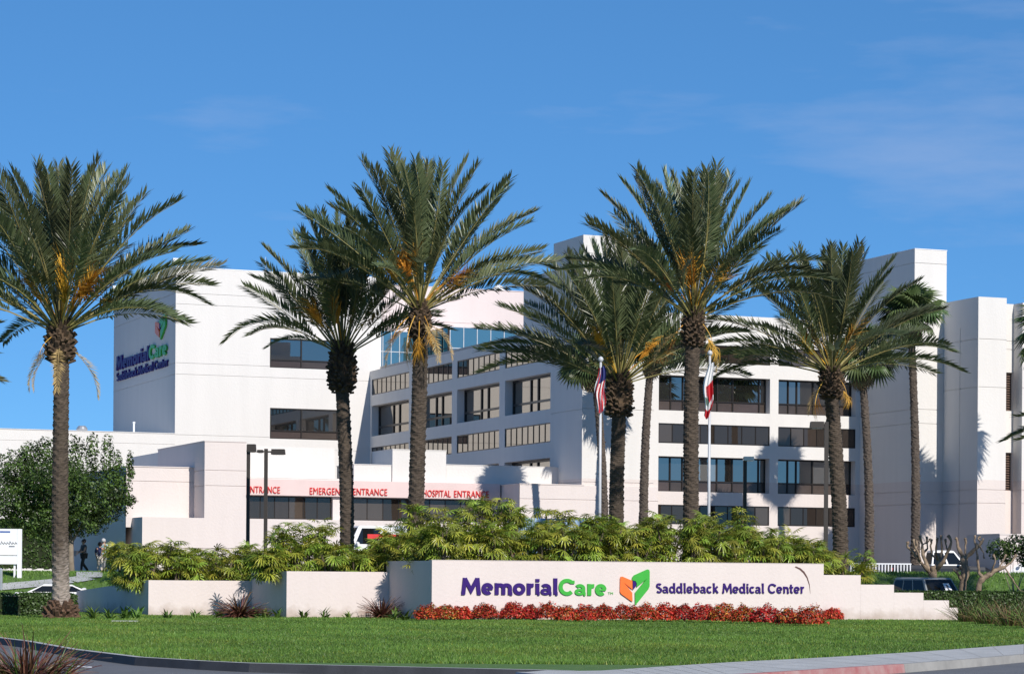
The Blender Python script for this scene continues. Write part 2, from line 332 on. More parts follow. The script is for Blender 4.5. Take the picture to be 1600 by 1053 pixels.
def leafcloud(P, N, size, rs, asp=0.5, tone=None):
    """kite-shaped leaves at points P facing roughly along N; returns V, F, tone"""
    n = len(P); rv = rs.normal(size=(n,3)); N = N + rs.normal(size=(n,3))*0.55; N /= np.linalg.norm(N, axis=1)[:,None]
    T = np.cross(N, rv); T /= np.linalg.norm(T, axis=1)[:,None]; B = np.cross(N, T)
    s = size*rs.uniform(0.65, 1.3, size=(n,1)) if np.isscalar(size) else size[:,None]
    bend = N*s*0.15
    V = np.stack([P - T*s*0.5, P + B*s*asp*0.5 + bend, P + T*s*0.5, P - B*s*asp*0.5 + bend], 1).reshape(-1, 3)
    F = np.arange(4*n).reshape(n, 4)
    t = np.repeat(rs.uniform(0.6, 1.35, size=(n,1)) if tone is None else tone, 4, axis=0)
    if t.shape[1] == 1: t = np.repeat(t, 3, axis=1)
    return V, F, t

# ================================================================ SETTING: ground, road, lawn
def quadsheet(name, mat_, x0, x1, y0, y1, z):
    m = MB(); m.poly([(x0,y0,z),(x1,y0,z),(x1,y1,z),(x0,y1,z)]); return tag(m.build(name, mat_), kind='structure')
quadsheet('ground', M_EARTH, -3000, 3000, -500, 4000, -0.06)
quadsheet('road', M_ASPH, -160, 160, -40, 113, 0.0)
# raised ground behind: grass bank and paved forecourt as one grid, split by surface
def terrain_part(name, m_, test):
    mb = MB(); X = np.arange(-70, 70.1, 1.0); Y = np.r_[np.arange(110.5, 130, 0.75), np.arange(130, 200, 5)]
    for j in range(len(Y)-1):
        for i in range(len(X)-1):
            xm, ym = X[i]+.5, (Y[j]+Y[j+1])/2
            if test(xm, ym): mb.poly([(x, y, G(x, y)) for x, y in ((X[i],Y[j]),(X[i+1],Y[j]),(X[i+1],Y[j+1]),(X[i],Y[j+1]))])
    return tag(mb.build(name, m_), kind='structure')
isgrass = lambda x, y: y < 123.3 or (x < -17.5 and y < 146)
terrain_part('grass_bank', M_GRASS, isgrass)
terrain_part('forecourt', M_ASPH, lambda x, y: not isgrass(x, y))
# front lawn outline (kerb line on the driveway side, pavement side on the right)
KL = [(-520,975),(-300,979),(-150,985),(0,995),(50,1001),(125,1014),(225,1026),(325,1032),(400,1035.5),(520,1038.5),(650,1041.5),(760,1044),(860,1046.2),(905,1047.6)]
KR = [(940,1047.0),(1010,1042.5),(1085,1037.5),(1150,1033.5),(1290,1026.5),(1440,1017.5),(1600,1006),(1800,993),(2050,979)]
LZ = 0.15
kl = [gnd(x, y, LZ) for x, y in KL]; kr = [gnd(x, y, LZ) for x, y in KR]
lawn_pts = kl + kr + [Vector((60, 106, LZ)), Vector((-60, 106, LZ))]
def lawn_h(x, y): return LZ
bm = bmesh.new(); vs = [bm.verts.new(p) for p in lawn_pts]; bm.faces.new(vs); bmesh.ops.triangulate(bm, faces=bm.faces[:])
me = bpy.data.meshes.new('lawn'); bm.to_mesh(me); bm.free(); me.materials.append(M_GRASS)
tag(link('lawn', me), kind='structure')
def kerb(name, pts, m_, wdt, side, top=0.155, mtop=None):
    """kerb stone line: outer face down to the road, flat top"""
    mb = MB(); P = [Vector((p.x, p.y, 0)) for p in pts]; off = []
    for i, p in enumerate(P):
        t = (P[min(i+1, len(P)-1)] - P[max(i-1, 0)]).normalized(); nrm = Vector((t.y, -t.x, 0))*side; off.append(nrm)
    for i in range(len(P)-1):
        a, b = P[i], P[i+1]; ao, bo = a + off[i]*wdt, b + off[i+1]*wdt
        Z = lambda p, z: (p.x, p.y, z)
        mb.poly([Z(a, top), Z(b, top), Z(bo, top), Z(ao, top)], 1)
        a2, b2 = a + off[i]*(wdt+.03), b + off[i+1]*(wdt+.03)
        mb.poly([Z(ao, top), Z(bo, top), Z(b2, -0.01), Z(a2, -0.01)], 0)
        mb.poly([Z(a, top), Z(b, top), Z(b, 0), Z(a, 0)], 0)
    return tag(mb.build(name, [m_, mtop or m_]), kind='structure')
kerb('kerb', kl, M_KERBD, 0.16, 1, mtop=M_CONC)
# pavement strip on the right, then its kerb (bare, red, bare)
KO = [(820,1049.5),(905,1058),(1010,1060),(1085,1057),(1140,1053.5),(1300,1043.2),(1400,1036.8),(1500,1029.5),(1600,1021),(1800,1006),(2050,990)]
ko = [gnd(x, y, LZ) for x, y in KO]
mb = MB(); n_ = 40
def along(P, t):
    f = t*(len(P)-1); i = min(int(f), len(P)-2); return P[i].lerp(P[i+1], f - i)
inner = [kl[-2], kl[-1]] + kr
for i in range(n_):
    a, b = i/n_, (i+1)/n_
    q = [along(inner, a), along(inner, b), along(ko, b), along(ko, a)]
    mb.poly([(p.x, p.y, 0.152) for p in q])
for i in range(14, 60, 2):
    t_ = i/60; a, b = along(inner, t_), along(ko, t_); d_ = (b - a).normalized(); s_ = Vector((d_.y, -d_.x, 0))*.008
    mb.poly([(q.x, q.y, .1535) for q in (a - s_, a + s_, b + s_, b - s_)], 1)
tag(mb.build('pavement', [M_CONC, M_KERB]), kind='structure')
kerb('kerb', ko[:5], M_CONC, 0.15, 1); kerb('red_kerb', ko[4:7], M_KERBR, 0.15, 1); kerb('kerb', ko[6:], M_KERB, 0.15, 1)
# lane marking on the driveway
a, b = gnd(98, 1039.5), gnd(143, 1043.5); c_, d_ = gnd(140, 1040.8), gnd(100, 1041.6)
a = gnd(100, 1038.5); b = gnd(143, 1041); m = MB(); m.poly([(p.x, p.y, 0.004) for p in (a, b, gnd(145, 1043), gnd(100, 1040.6))])
tag(m.build('lane_marking', M_LINE), kind='structure')
# footpath up the bank on the left
def hit(px, py):                                         # where a photo measurement meets the rising ground
    a, b = ray(px, py); Y = 100.0
    while Y < 160 and EYE + b*Y > G(a*Y, Y): Y += 0.1
    return Vector((a*Y, Y, 0))
mb = MB(); pth = [hit(-300, 928), hit(-120, 924), hit(0, 918.5), hit(60, 912.5), hit(110, 908), hit(140, 903), Vector((-20.6,124.5,0)), Vector((-19.6,131,0)), Vector((-19,140,0))]
sub = [along(pth, i/60) for i in range(61)]
for i in range(60):
    a, b = sub[i], sub[i+1]; t = (b-a); t.z = 0; t.normalize(); nn = Vector((-t.y, t.x, 0))*0.6
    mb.poly([(p.x, p.y, G(p.x, p.y) + 0.05) for p in (a-nn, b-nn, b+nn, a+nn)])
tag(mb.build('footpath', M_CONC), kind='structure')

# ---- grass blades over the front lawn (uncountable)
rs = np.random.default_rng(3)
def in_poly(P, poly):
    x, y = P[:,0], P[:,1]; ins = np.zeros(len(P), bool); n = len(poly)
    for i in range(n):
        a, b = poly[i], poly[(i+1) % n]
        cond = ((a[1] > y) != (b[1] > y)); xi = (b[0]-a[0])*(y-a[1])/((b[1]-a[1]) + 1e-12) + a[0]
        ins ^= cond & (x < xi)
    return ins
poly = [(p.x, p.y) for p in lawn_pts]
n = 520000
yy = 44 + 58*rs.random(n)**1.25; xx = (rs.random(n)*2-1)*(0.215*yy + 1.5)
P = np.c_[xx, yy]; P = P[in_poly(P, poly)]; n = len(P)
patch = 0.5 + 0.5*np.sin(P[:,0]*0.7 + 1.3*np.sin(P[:,1]*0.31))*np.sin(P[:,1]*0.45 + P[:,0]*0.2)
hgt = rs.uniform(0.03, 0.075, n)*(0.8 + 0.4*patch); ang = rs.random(n)*2*math.pi; wd = rs.uniform(0.008, 0.018, n)*(P[:,1]/55)
lean = rs.normal(size=(n,2))*0.025
B = np.c_[P, np.full(n, LZ - 0.002)]; dx = np.c_[np.cos(ang)*wd, np.sin(ang)*wd, np.zeros(n)]
V = np.stack([B - dx, B + dx, B + np.c_[lean, hgt]], 1).reshape(-1, 3)
dry = np.clip(np.sin(P[:,0]*.55 + 2*np.sin(P[:,1]*.17))*np.sin(P[:,1]*.23 + 1.7) + .35*np.sin(P[:,0]*1.9 + P[:,1]*.8), 0, 1)[:,None]
tn = (rs.uniform(0.55, 1.3, n)*(0.78 + 0.35*patch))[:,None]*(np.array([[1,1,1]])*(1 - dry*.4) + np.array([[1.5,1.08,1.1]])*dry*.4); yel = rs.random(n) < 0.06; tn[yel] *= np.array([1.8, 1.15, 0.9])
tag(link('grass', npmesh('grass', V, np.arange(3*n).reshape(n,3), M_BLADE, np.repeat(tn, 3, axis=0))), kind='stuff', label='short mown green grass on the front lawn')
# bank grass
n = 60000; xx = rs.uniform(-36, 36, n); yy = rs.uniform(111.5, 124, n); k = rs.random(n) < 0.25; yy[k & (xx < -18)] += 8
zz = np.array([G(x, y) for x, y in zip(xx, yy)])
hgt = rs.uniform(0.06, 0.14, n); wd = rs.uniform(0.02, 0.04, n); ang = rs.random(n)*6.28; B = np.c_[xx, yy, zz - 0.01]; dx = np.c_[np.cos(ang)*wd, np.sin(ang)*wd, np.zeros(n)]
V = np.stack([B - dx, B + dx, B + np.c_[rs.normal(size=(n,2))*0.04, hgt]], 1).reshape(-1,3)
tn = rs.uniform(0.6, 1.3, (n,1))*np.ones((1,3))
tag(link('bank_grass', npmesh('bank_grass', V, np.arange(3*n).reshape(n,3), M_BLADE, np.repeat(tn, 3, axis=0))), kind='stuff', label='green grass on the bank behind the sign')

# ================================================================ BUILDINGS (built in u, v, z)
class Bld:
    def __init__(s, name, label, cat, u, v, z=0.0):
        s.off = (u, v, z); s.root = thing(name, label, cat, (*to_xy(u, v), z), THETA)
    def part(s, name, mb, mats, parent=None, smooth=False):
        return mb.build(name, mats, parent or s.root, s.off, smooth)
    def at(s, name, me, u, v, z, parent=None, rot=(0,0,0), scale=(1,1,1)):
        return link(name, me, parent or s.root, (u - s.off[0], v - s.off[1], z - s.off[2]), rot, scale)
def wall(mb, axis, plane, a0, a1, z0, z1, openings=(), mi=0):
    """wall face with real openings: (a0, a1, z0, z1, depth, closed). axis 'u': face looks along -v; axis 'v': along -u"""
    if axis == 'u': Pt = lambda a, z, d: (a, plane + d, z)
    else: Pt = lambda a, z, d: (plane + d, a, z)
    ops = [(max(o[0], a0), min(o[1], a1), max(o[2], z0), min(o[3], z1), o[4], o[5]) for o in openings]
    ops = [o for o in ops if o[1] > o[0] and o[3] > o[2]]
    A = sorted({a0, a1, *[o[0] for o in ops], *[o[1] for o in ops]}); Z = sorted({z0, z1, *[o[2] for o in ops], *[o[3] for o in ops]})
    for i in range(len(A)-1):
        for j in range(len(Z)-1):
            am, zm = (A[i]+A[i+1])/2, (Z[j]+Z[j+1])/2
            if any(o[0] < am < o[1] and o[2] < zm < o[3] for o in ops): continue
            mb.poly([Pt(A[i],Z[j],0), Pt(A[i+1],Z[j],0), Pt(A[i+1],Z[j+1],0), Pt(A[i],Z[j+1],0)], mi)
    for o in ops:
        b0, b1, y0, y1, d, cl = o
        mb.poly([Pt(b0,y0,0),Pt(b1,y0,0),Pt(b1,y0,d),Pt(b0,y0,d)], mi); mb.poly([Pt(b0,y1,0),Pt(b0,y1,d),Pt(b1,y1,d),Pt(b1,y1,0)], mi)
        mb.poly([Pt(b0,y0,0),Pt(b0,y0,d),Pt(b0,y1,d),Pt(b0,y1,0)], mi); mb.poly([Pt(b1,y0,0),Pt(b1,y1,0),Pt(b1,y1,d),Pt(b1,y0,d)], mi)
        if cl: mb.poly([Pt(b0,y0,d),Pt(b1,y0,d),Pt(b1,y1,d),Pt(b0,y1,d)], mi)
def joint(a0, a1, z): return (a0, a1, z - 0.022, z + 0.022, 0.035, True)
def abox(mb, axis, plane, a0, a1, d0, d1, z0, z1, mi=0):
    if axis == 'u': mb.box(a0, a1, plane + d0, plane + d1, z0, z1, mi)
    else: mb.box(plane + d0, plane + d1, a0, a1, z0, z1, mi)
_cache = {}
def unit_panel(axis, wdt, hgt, th, m_):
    k = (axis, round(wdt, 2), round(hgt, 2), round(th, 3), m_.name)
    if k not in _cache:
        b = MB(); wdt, hgt = k[1], k[2]
        if axis == 'u': b.box(-wdt/2, wdt/2, 0, th, -hgt/2, hgt/2)
        else: b.box(0, th, -wdt/2, wdt/2, -hgt/2, hgt/2)
        _cache[k] = b.data('panel', m_)
    return _cache[k]
def put_panel(B, name, parent, axis, plane, d, a0, a1, z0, z1, m_, th=0.03):
    me = unit_panel(axis, a1 - a0, z1 - z0, th, m_); am, zm = (a0+a1)/2, (z0+z1)/2
    return B.at(name, me, am if axis == 'u' else plane + d, plane + d if axis == 'u' else am, zm, parent)
def big_window(B, axis, plane, depth, a0, a1, z0, z1, muls, sill, pane_m, panel_m, name='window', fr=0.07, head=0.0):
    """bronze frame with fixed panes above a transom and solid panels below it"""
    g = 0.004; a0 += g; a1 -= g; z0 += g; z1 -= g; d0, d1 = depth - 0.10, depth + 0.02
    f = MB(); xs = [a0] + [a0 + (a1-a0)*q for q in muls] + [a1]; zt = z0 + (z1-z0)*sill
    abox(f, axis, plane, a0, a1, d0, d1, z1 - fr - head, z1); abox(f, axis, plane, a0, a1, d0, d1, z0, z0 + fr*0.7)
    abox(f, axis, plane, a0, a0 + fr, d0, d1, z0 + fr*0.7, z1 - fr - head); abox(f, axis, plane, a1 - fr, a1, d0, d1, z0 + fr*0.7, z1 - fr - head)
    for x in xs[1:-1]: abox(f, axis, plane, x - fr/2, x + fr/2, d0 - 0.003, d1, z0 + fr*0.7, z1 - fr - head)
    cols = [(xs[i] + (fr if i == 0 else fr/2), xs[i+1] - (fr if i == len(xs)-2 else fr/2)) for i in range(len(xs)-1)]
    for b0, b1 in cols: abox(f, axis, plane, b0, b1, d0, d1, zt - fr/2, zt + fr/2)
    fo = B.part(name, f, M_BRONZE)
    for b0, b1 in cols:
        put_panel(B, 'pane', fo, axis, plane, depth - 0.03, b0, b1, zt + fr/2, z1 - fr - head, pane_m)
        if sill > 0.02: put_panel(B, 'panel', fo, axis, plane, depth - 0.035, b0, b1, z0 + fr*0.7, zt - fr/2, panel_m)
    return fo
def strip(B, axis, plane, depth, a0, a1, z0, z1, n, panel_m, name='window_band', mw=0.045):
    g = 0.004; a0 += g; a1 -= g; z0 += g; z1 -= g; fr = 0.06; d0, d1 = depth - 0.06, depth + 0.02
    f = MB(); abox(f, axis, plane, a0, a1, d0, d1, z1 - fr, z1); abox(f, axis, plane, a0, a1, d0, d1, z0, z0 + fr)
    xs = [a0 + (a1-a0)*i/n for i in range(n+1)]
    for i, x in enumerate(xs):
        l = x if i == 0 else x - mw/2 - (mw/2 if i == n else 0); abox(f, axis, plane, l, l + mw, d0 - 0.003 if 0 < i < n else d0, d1, z0 + fr, z1 - fr)
    fo = B.part(name, f, M_BRONZE)
    for i in range(n): put_panel(B, 'panel', fo, axis, plane, depth - 0.03, xs[i] + mw/2 + (mw/2 if i == 0 else 0), xs[i+1] - mw/2 - (mw/2 if i == n-1 else 0), z0 + fr, z1 - fr, panel_m)
    return fo
def coping(mb, u0, u1, v0, v1, z, mi=0, o=0.03, t=0.05):
    mb.box(u0 - o, u1 + o, v0 - o, v1 + o, z, z + t, mi)

# ---- planes of the hospital
uA, vA = 42.287, 166.181; uB = 55.908; vC = 129.530; uE = 73.305; vE = 123.489; u2 = 75.189; v2 = 119.924
ZG = 1.2
# --- block with the lettered side
A = Bld('hospital_block', 'tall white block at left whose shaded side carries purple and green lettering', 'building', uA, vA, 0)
ztA = 22.15; uA2 = 56.7; vA2 = vA + 18.1
wins = []
for (t, b_) in ((528, 574), (637, 685)):
    a0, z1_ = fu(422, t, vA); _, z0_ = fu(422, b_, vA); wins.append((a0, fu(529, t, vA)[0], z0_, z1_))
joints = [fu(345, y, vA)[1] for y in (461, 478, 569.5, 587, 681, 699)]
mb = MB(); wall(mb, 'u', vA, uA, uA2, 1.5, ztA, [(*q, 0.16, False) for q in wins] + [joint(uA, uA2, z) if not any(q[2] < z < q[3] for q in wins) else joint(uA, wins[0][0]-.01, z) for z in joints])
A.part('wall', mb, M_WHITE)
mb = MB(); wall(mb, 'v', uA, vA, vA2, 1.5, ztA, [joint(vA, vA2, z) for z in joints[:4]]); mb.box(uA, uA2, vA + 0.2, vA2, 1.5, ztA, 0, 'lt'); A.part('wall', mb, M_WHITE2)
mb = MB(); mb.box(uA + 0.4, uA2 - 0.4, vA + 0.4, vA2 - 0.4, ztA - 0.6, ztA - 0.5); A.part('roof', mb, M_ROOF)
mb = MB(); mb.box(uA-.02, uA2+.02, vA-.02, vA+.4, ztA, ztA+.06); mb.box(uA-.02, uA+.4, vA+.4, vA2+.02, ztA, ztA+.06); mb.box(uA2-.4, uA2+.02, vA+.4, vA2+.02, ztA, ztA+.06); mb.box(uA+.4, uA2-.4, vA2-.4, vA2+.02, ztA, ztA+.06)
A.part('coping', mb, M_SWHITE)
for q in wins: big_window(A, 'u', vA, 0.15, q[0], q[1], q[2], q[3], [0.46], 0.27, M_PANE, M_PANEL, fr=0.085)

# --- low white block running off to the left
ztF1 = fu(275, 678, vA)[1]; u_f1 = fu(-260, 672, vA)[0]
F1 = Bld('low_block', 'long low white block with a level roof line behind the round tree', 'building', u_f1, vA, 0)
mb = MB(); j1 = fu(100, 686, vA)[1]; wall(mb, 'u', vA - 0.03, u_f1, uA - 0.002, 1.5, ztF1, [joint(u_f1, uA, fu(100, 690, vA)[1])]); mb.box(u_f1, uA - 0.002, vA, vA2, 1.5, ztF1, 0, '')
F1.part('wall', mb, M_WHITE2)
mb = MB(); mb.box(u_f1, uA - 0.004, vA - 0.06, vA + 0.3, ztF1 + 0.003, ztF1 + 0.06); F1.part('coping', mb, M_CAP)

# --- wing: shaded side (plane uB) with four window bays, stair tower at the near corner, lit front (plane vC)
Wg = Bld('hospital_wing', 'four storey white wing with bands of dark windows and a stair tower at one corner', 'building', uB, vC, 0)
ztB = 15.75; ztC = 16.55; ztD = 20.6; ztD2 = 19.1; vD = 133.75; vD2 = 138.25; uD = 60.1
bays = [(134.1, 141.1), (142.0, 149.2), (150.1, 157.2), (158.15, 165.75)]
zB = [(15.15, 14.08, 'S'), (13.36, 11.28, 'B'), (10.52, 9.41, 'S'), (8.52, 6.55, 'B'), (5.84, 4.75, 'S')]
ops = []
for a0, a1 in bays:
    for z1_, z0_, k in zB: ops.append((a0, a1, z0_, z1_, 0.10 if k == 'S' else 0.60, False))
jb = fv(890, 581, uB)[1]
mb = MB(); wall(mb, 'v', uB, vC, vA, 1.5, ztB, ops + [joint(vC, 134.0, 11.0), joint(vC, 134.0, 7.0), joint(vC,134.0,ztB-.4)])
Wg.part('wall', mb, M_WHITE)
for i, (a0, a1) in enumerate(bays):
    for z1_, z0_, k in zB:
        if k == 'S': strip(Wg, 'v', uB, 0.09, a0, a1, z0_, z1_, 8, M_SIDEGL)
        else: big_window(Wg, 'v', uB, 0.59, a0, a1, z0_, z1_, [0.44, 0.60], 0.30, M_SIDEGL, M_SIDEGL, fr=0.13)
uG0, uG1, uH0, uH1 = 60.55, 67.51, 68.05, uE - 0.002
zC = [(14.85, 13.83, 'S'), (13.07, 11.1, 'B'), (10.38, 9.27, 'S'), (8.54, 6.58, 'B'), (5.84, 4.75, 'S')]
ops = []
for a0, a1 in ((uG0, uG1), (uH0, uH1 - 0.25)):
    for z1_, z0_, k in zC: ops.append((a0, a1, z0_, z1_, 0.10 if k == 'S' else 0.62, False))
mb = MB(); wall(mb, 'u', vC, uB, uE, 1.3, ztC, ops + [joint(uB, uG0 - .3, z) for z in (11.05, 7.0, 5.85)])
Wg.part('wall', mb, M_WHITE)
for a0, a1 in ((uG0, uG1), (uH0, uH1 - 0.25)):
    nst = 8 if a0 == uG0 else 6
    for z1_, z0_, k in zC:
        if k == 'S': strip(Wg, 'u', vC, 0.09, a0, a1, z0_, z1_, nst, M_STRIPGL)
        else:
            fo = big_window(Wg, 'u', vC, 0.61, a0, a1, z0_, z1_, [0.14, 0.25, 0.39, 0.56, 0.70, 0.94] if a0 == uG0 else [0.18, 0.29, 0.5, 0.76], 0.31, M_PANE, M_PANEL, fr=0.07)
# bodies behind the two faces
mb = MB(); mb.box(uB + 0.75, uE, vC + 0.75, vA - 0.01, 1.3, ztC - 0.45, 0, ''); Wg.part('roof', mb, M_ROOF)
mb = MB(); mb.box(uB + 0.001, uB + 0.4, vD2 + .01, vA - 0.002, ztB - 0.4, ztB, 0, 'l'); mb.box(uD, uE - .002, vC + 0.001, vC + 0.4, ztC - 0.45, ztC, 0, 'f'); Wg.part('parapet', mb, M_WHITE2)
# stair tower
mb = MB(); td = [joint(uB, uD, z) for z in (19.6, 15.6)]
wall(mb, 'u', vC - 0.004, uB, uD, ztB - 0.35, ztD, td); wall(mb, 'v', uB - 0.004, vC - 0.004, vD, ztB - 0.0, ztD, [joint(vC, vD, z) for z in (19.6,)])
mb.box(uB, uD, vC + 0.001, vD, ztC - 0.5, ztD, 0, 'lf'); wall(mb, 'v', uB - 0.004, vD, vD2, ztB, ztD2); mb.box(uB, uD - 0.5, vD + 0.001, vD2, ztB - 0.3, ztD2, 0, 'l')
Wg.part('stair_tower', mb, M_WHITE2)

# --- windowless tower
zE = 20.05; uE2 = 75.35
E_ = Bld('service_tower', 'windowless white tower rising behind the tallest fan palm', 'building', uE, vE, 0)
je = [fu(1450, y, vE)[1] for y in (412, 640, 662, 768, 788)]
mb = MB(); wall(mb, 'u', vE, uE, uE2, 1.2, zE, [joint(uE, uE2, z) for z in je]); wall(mb, 'v', uE, vE, vC + 6, 1.2, zE, [joint(vE, vC - 0.05, z) for z in je]); mb.box(uE, uE2, vE + .05, vC + 6, 1.2, zE, 0, 'lf')
E_.part('wall', mb, M_WHITE)
mb = MB(); coping(mb, uE, uE2, vE, vC + 6, zE + 0.002, o=0.02, t=0.04); E_.part('coping', mb, M_SWHITE)
# --- end block
E2 = Bld('end_block', 'white plaster block at the right edge with louvred windows and a palm shadow', 'building', u2, v2, 0)
z2 = 17.15; u22 = 76.98; u23 = 77.75; v23 = v2 + 0.5; vE3 = vE + 6
j2 = [fu(1545, y, v2)[1] for y in (530, 605, 765, 786)]
mb = MB(); wall(mb, 'u', v2, u2, u22, 1.2, z2, [joint(u2, u22, z) for z in j2]); wall(mb, 'v', u2, v2, vE - .002, 1.2, z2, [joint(v2, vE, z) for z in j2] + [(vE - 1.75, vE - 1.70, 1.3, 15.6, 0.05, True)])
mb.box(u2 + .06, u22, v2 + .05, vE3, 1.2, z2, 0, 'f'); E2.part('wall', mb, M_WHITE)
zl = [(fu(1578, a, v23)[1], fu(1578, b, v23)[1]) for a, b in ((582, 642), (707, 767))]
u25 = 90.0
mb = MB(); z2b = z2 - 0.25
wall(mb, 'u', v23, u22 + .001, u23, 1.2, z2b, [joint(u22, u23, z) for z in (14.4, j2[0], j2[2])] + [(u22 + 0.05, u23 - 0.02, a, b, 0.25, False) for b, a in [(q[0], q[1]) for q in zl]])
mb.box(u22 + .001, u23, v23 + 0.3, vE3, 1.2, z2b, 0, 'fl'); E2.part('wall', mb, M_WHITE)
mb = MB(); wall(mb, 'v', u23, v2 - 0.4, v23 + .6, 1.2, z2b, [joint(v2 - .4, v23, z) for z in (j2[0], j2[2])]); wall(mb, 'u', v2 - 0.4, u23, u25, 1.2, z2b, [joint(u23, u25, z) for z in j2]); mb.box(u23, u25, v2, vE3, 1.2, z2b, 0, 'fl')
E2.part('wall', mb, M_WHITE)
for hi, lo in zl:
    f = MB(); f.box(u22 + .05, u23 - .02, v23 + 0.2, v23 + 0.24, lo, hi); wf = E2.part('window', f, M_BRONZE)
    n = 16
    sl = MB(); sl.box(-(u23-u22-.1)/2, (u23-u22-.1)/2, -0.03, 0.03, -0.012, 0.012); sme = sl.data('slat', M_LOUV)
    for i in range(n): E2.at('slat', sme, (u22+u23)/2 + .015, v23 + 0.15, lo + (hi-lo)*(i+.5)/n, wf, (R(35),0,0))
# low wall in front at the far right
Lw = Bld('garden_wall', 'low white wall below the louvred block at the right edge', 'wall', *to_uv(*wY(1562, 860, 131).xy), 1.3)
ul, vl = Lw.off[0], Lw.off[1]; zl_ = wY(1562, 835, 131).z
mb = MB(); mb.box(ul, ul + 9, vl, vl + 3.2, 1.3, zl_); Lw.part('wall', mb, M_PINK); mb = MB(); coping(mb, ul, ul + 9, vl, vl + 3.2, zl_ + .002, o=.03, t=.05); Lw.part('coping', mb, M_PINK)

# --- pink penthouse and blue glass behind
vP = vA + 16; Pn = Bld('penthouse', 'plain pink rooftop storey behind the blue glass', 'building', fu(560, 455, vP)[0], vP, 12)
up0, up1 = fu(560, 455, vP)[0], fu(870, 455, vP)[0]; zp = fu(740, 452.5, vP)[1]
mb = MB(); wall(mb, 'u', vP, up0, up1, 12, zp, [joint(up0, up1, zp - 2.6)]); mb.box(up0, up1, vP + .05, vP + 8, 12, zp, 0, 'f'); Pn.part('wall', mb, M_PENT)
mb = MB(); coping(mb, up0, up1, vP, vP + 8, zp + .002, o=.04, t=.06); Pn.part('coping', mb, M_PENT)
vg2 = vA + 5.0; ug2 = fu(701, 530, vg2)[0]; ug3 = fu(850, 530, vg2)[0]; zg2 = fu(710, 511, vg2)[1]; vg1 = fv(665, 530, ug2)[0]; ug1 = fu(585, 530, vg1)[0]; zg1 = zg2
Gl = Bld('glass_atrium', 'blue glass walled upper storey stepping back behind the shaded wing', 'building', ug2, vg2, 12)
def curtain_wall(axis, plane, a0, a1, z0, z1, nx, nz, m_, frm):
    f = MB(); xs = [a0 + (a1-a0)*i/nx for i in range(nx+1)]; zs = [z1 - (z1-z0)*j/nz for j in range(nz+1)]
    for x in xs: abox(f, axis, plane, x - .03, x + .03, -0.04, 0.05, z0, z1)
    for z in zs:
        for i in range(nx): abox(f, axis, plane, xs[i] + .03, xs[i+1] - .03, -0.035, 0.05, z - .03, z + .03)
    fo = Gl.part('glazing_frame', f, frm)
    for i in range(nx):
        for j in range(nz): put_panel(Gl, 'pane', fo, axis, plane, 0.0, xs[i] + .03, xs[i+1] - .03, zs[j+1] + .03, zs[j] - .03, m_)
curtain_wall('u', vg2, ug2 + .1, ug3, zg2 - 6, zg2, 7, 4, M_BLUEGL, M_ALU)
curtain_wall('v', ug2, vg2 + .1, vg1, zg2 - 6, zg2, 4, 4, glass('teal_glass', (0.01, 0.06, 0.06), 0.25, (0.6, 0.95, 0.9)), M_BRONZE)
curtain_wall('u', vg1, ug1, ug2 - .1, zg1 - 6, zg1, 6, 4, M_BLUEGL, M_ALU)
mb = MB(); mb.box(ug2 + .08, ug3, vg2 + .08, vP - .01, 12, zg2); mb.box(ug1, ug2 + .08, vg1 + .08, vP - .01, 12, zg1 - .01); Gl.part('roof', mb, M_CAP)

# --- low entrance building
vF = 132.3
Fb = Bld('entrance_building', 'low pale pink building with red entrance lettering on its canopy', 'building', fu(400, 800, vF)[0], vF, 0)
def UF(px, py, dv=0.0): return fu(px, py, vF + dv)
vK = vF - 1.15; uk0, zk = UF(320, 689.5, -1.15); uk1 = UF(384.5, 740, -1.15)[0]; zs_ = UF(400, 811, 0)[1]
vK2 = fv(303, 720, uk0)[0]
jk = [UF(350, y, -1.15)[1] for y in (735, 759)]
mb = MB(); wall(mb, 'u', vK, uk0, uk1, zs_, zk, [joint(uk0, uk1, z) for z in jk]); wall(mb, 'v', uk0, vK, vF + 9, zs_, zk, [joint(vK, vK2, z) for z in jk]); mb.box(uk0, uk1, vK + .05, vF + 9, zs_, zk, 0, 'fl'); Fb.part('wall', mb, M_PINK)
mb = MB(); coping(mb, uk0, uk1, vK, vF + 9, zk + .002, o=.03, t=.04); Fb.part('coping', mb, M_PINK)
# left wall (set back) and its roof
vW = vK2; uw0 = fu(197, 770, vW)[0]; zw = fu(290, 731, vW)[1]
mb = MB(); wall(mb, 'u', vW, uw0, uk0 - .001, zs_ - .5, zw, [joint(uw0, uk0, fu(290, 753, vW)[1])]); mb.box(uw0, uk0 - .001, vW + .05, vW + 16, 1.4, zw, 0, 'f'); Fb.part('wall', mb, M_PINK)
mb = MB(); coping(mb, uw0, uk0 - .03, vW, vW + 1, zw + .002, o=.04, t=.05); Fb.part('coping', mb, M_PINK)
# plant room standing on that roof (its shaded side faces left)
vR = vW + 1.2; ur0, zr = fu(299, 694, vR); vR2 = fv(205, 722, ur0)[0]
mb = MB(); mb.box(ur0, uk1 + 6, vR, vR + 0.9, zw - .5, zr); mb.box(ur0 + .0, uk1 + 6, vR + .9, vR2, zw - .5, zr - 0.12); Fb.part('plant_room', mb, M_WHITE2)
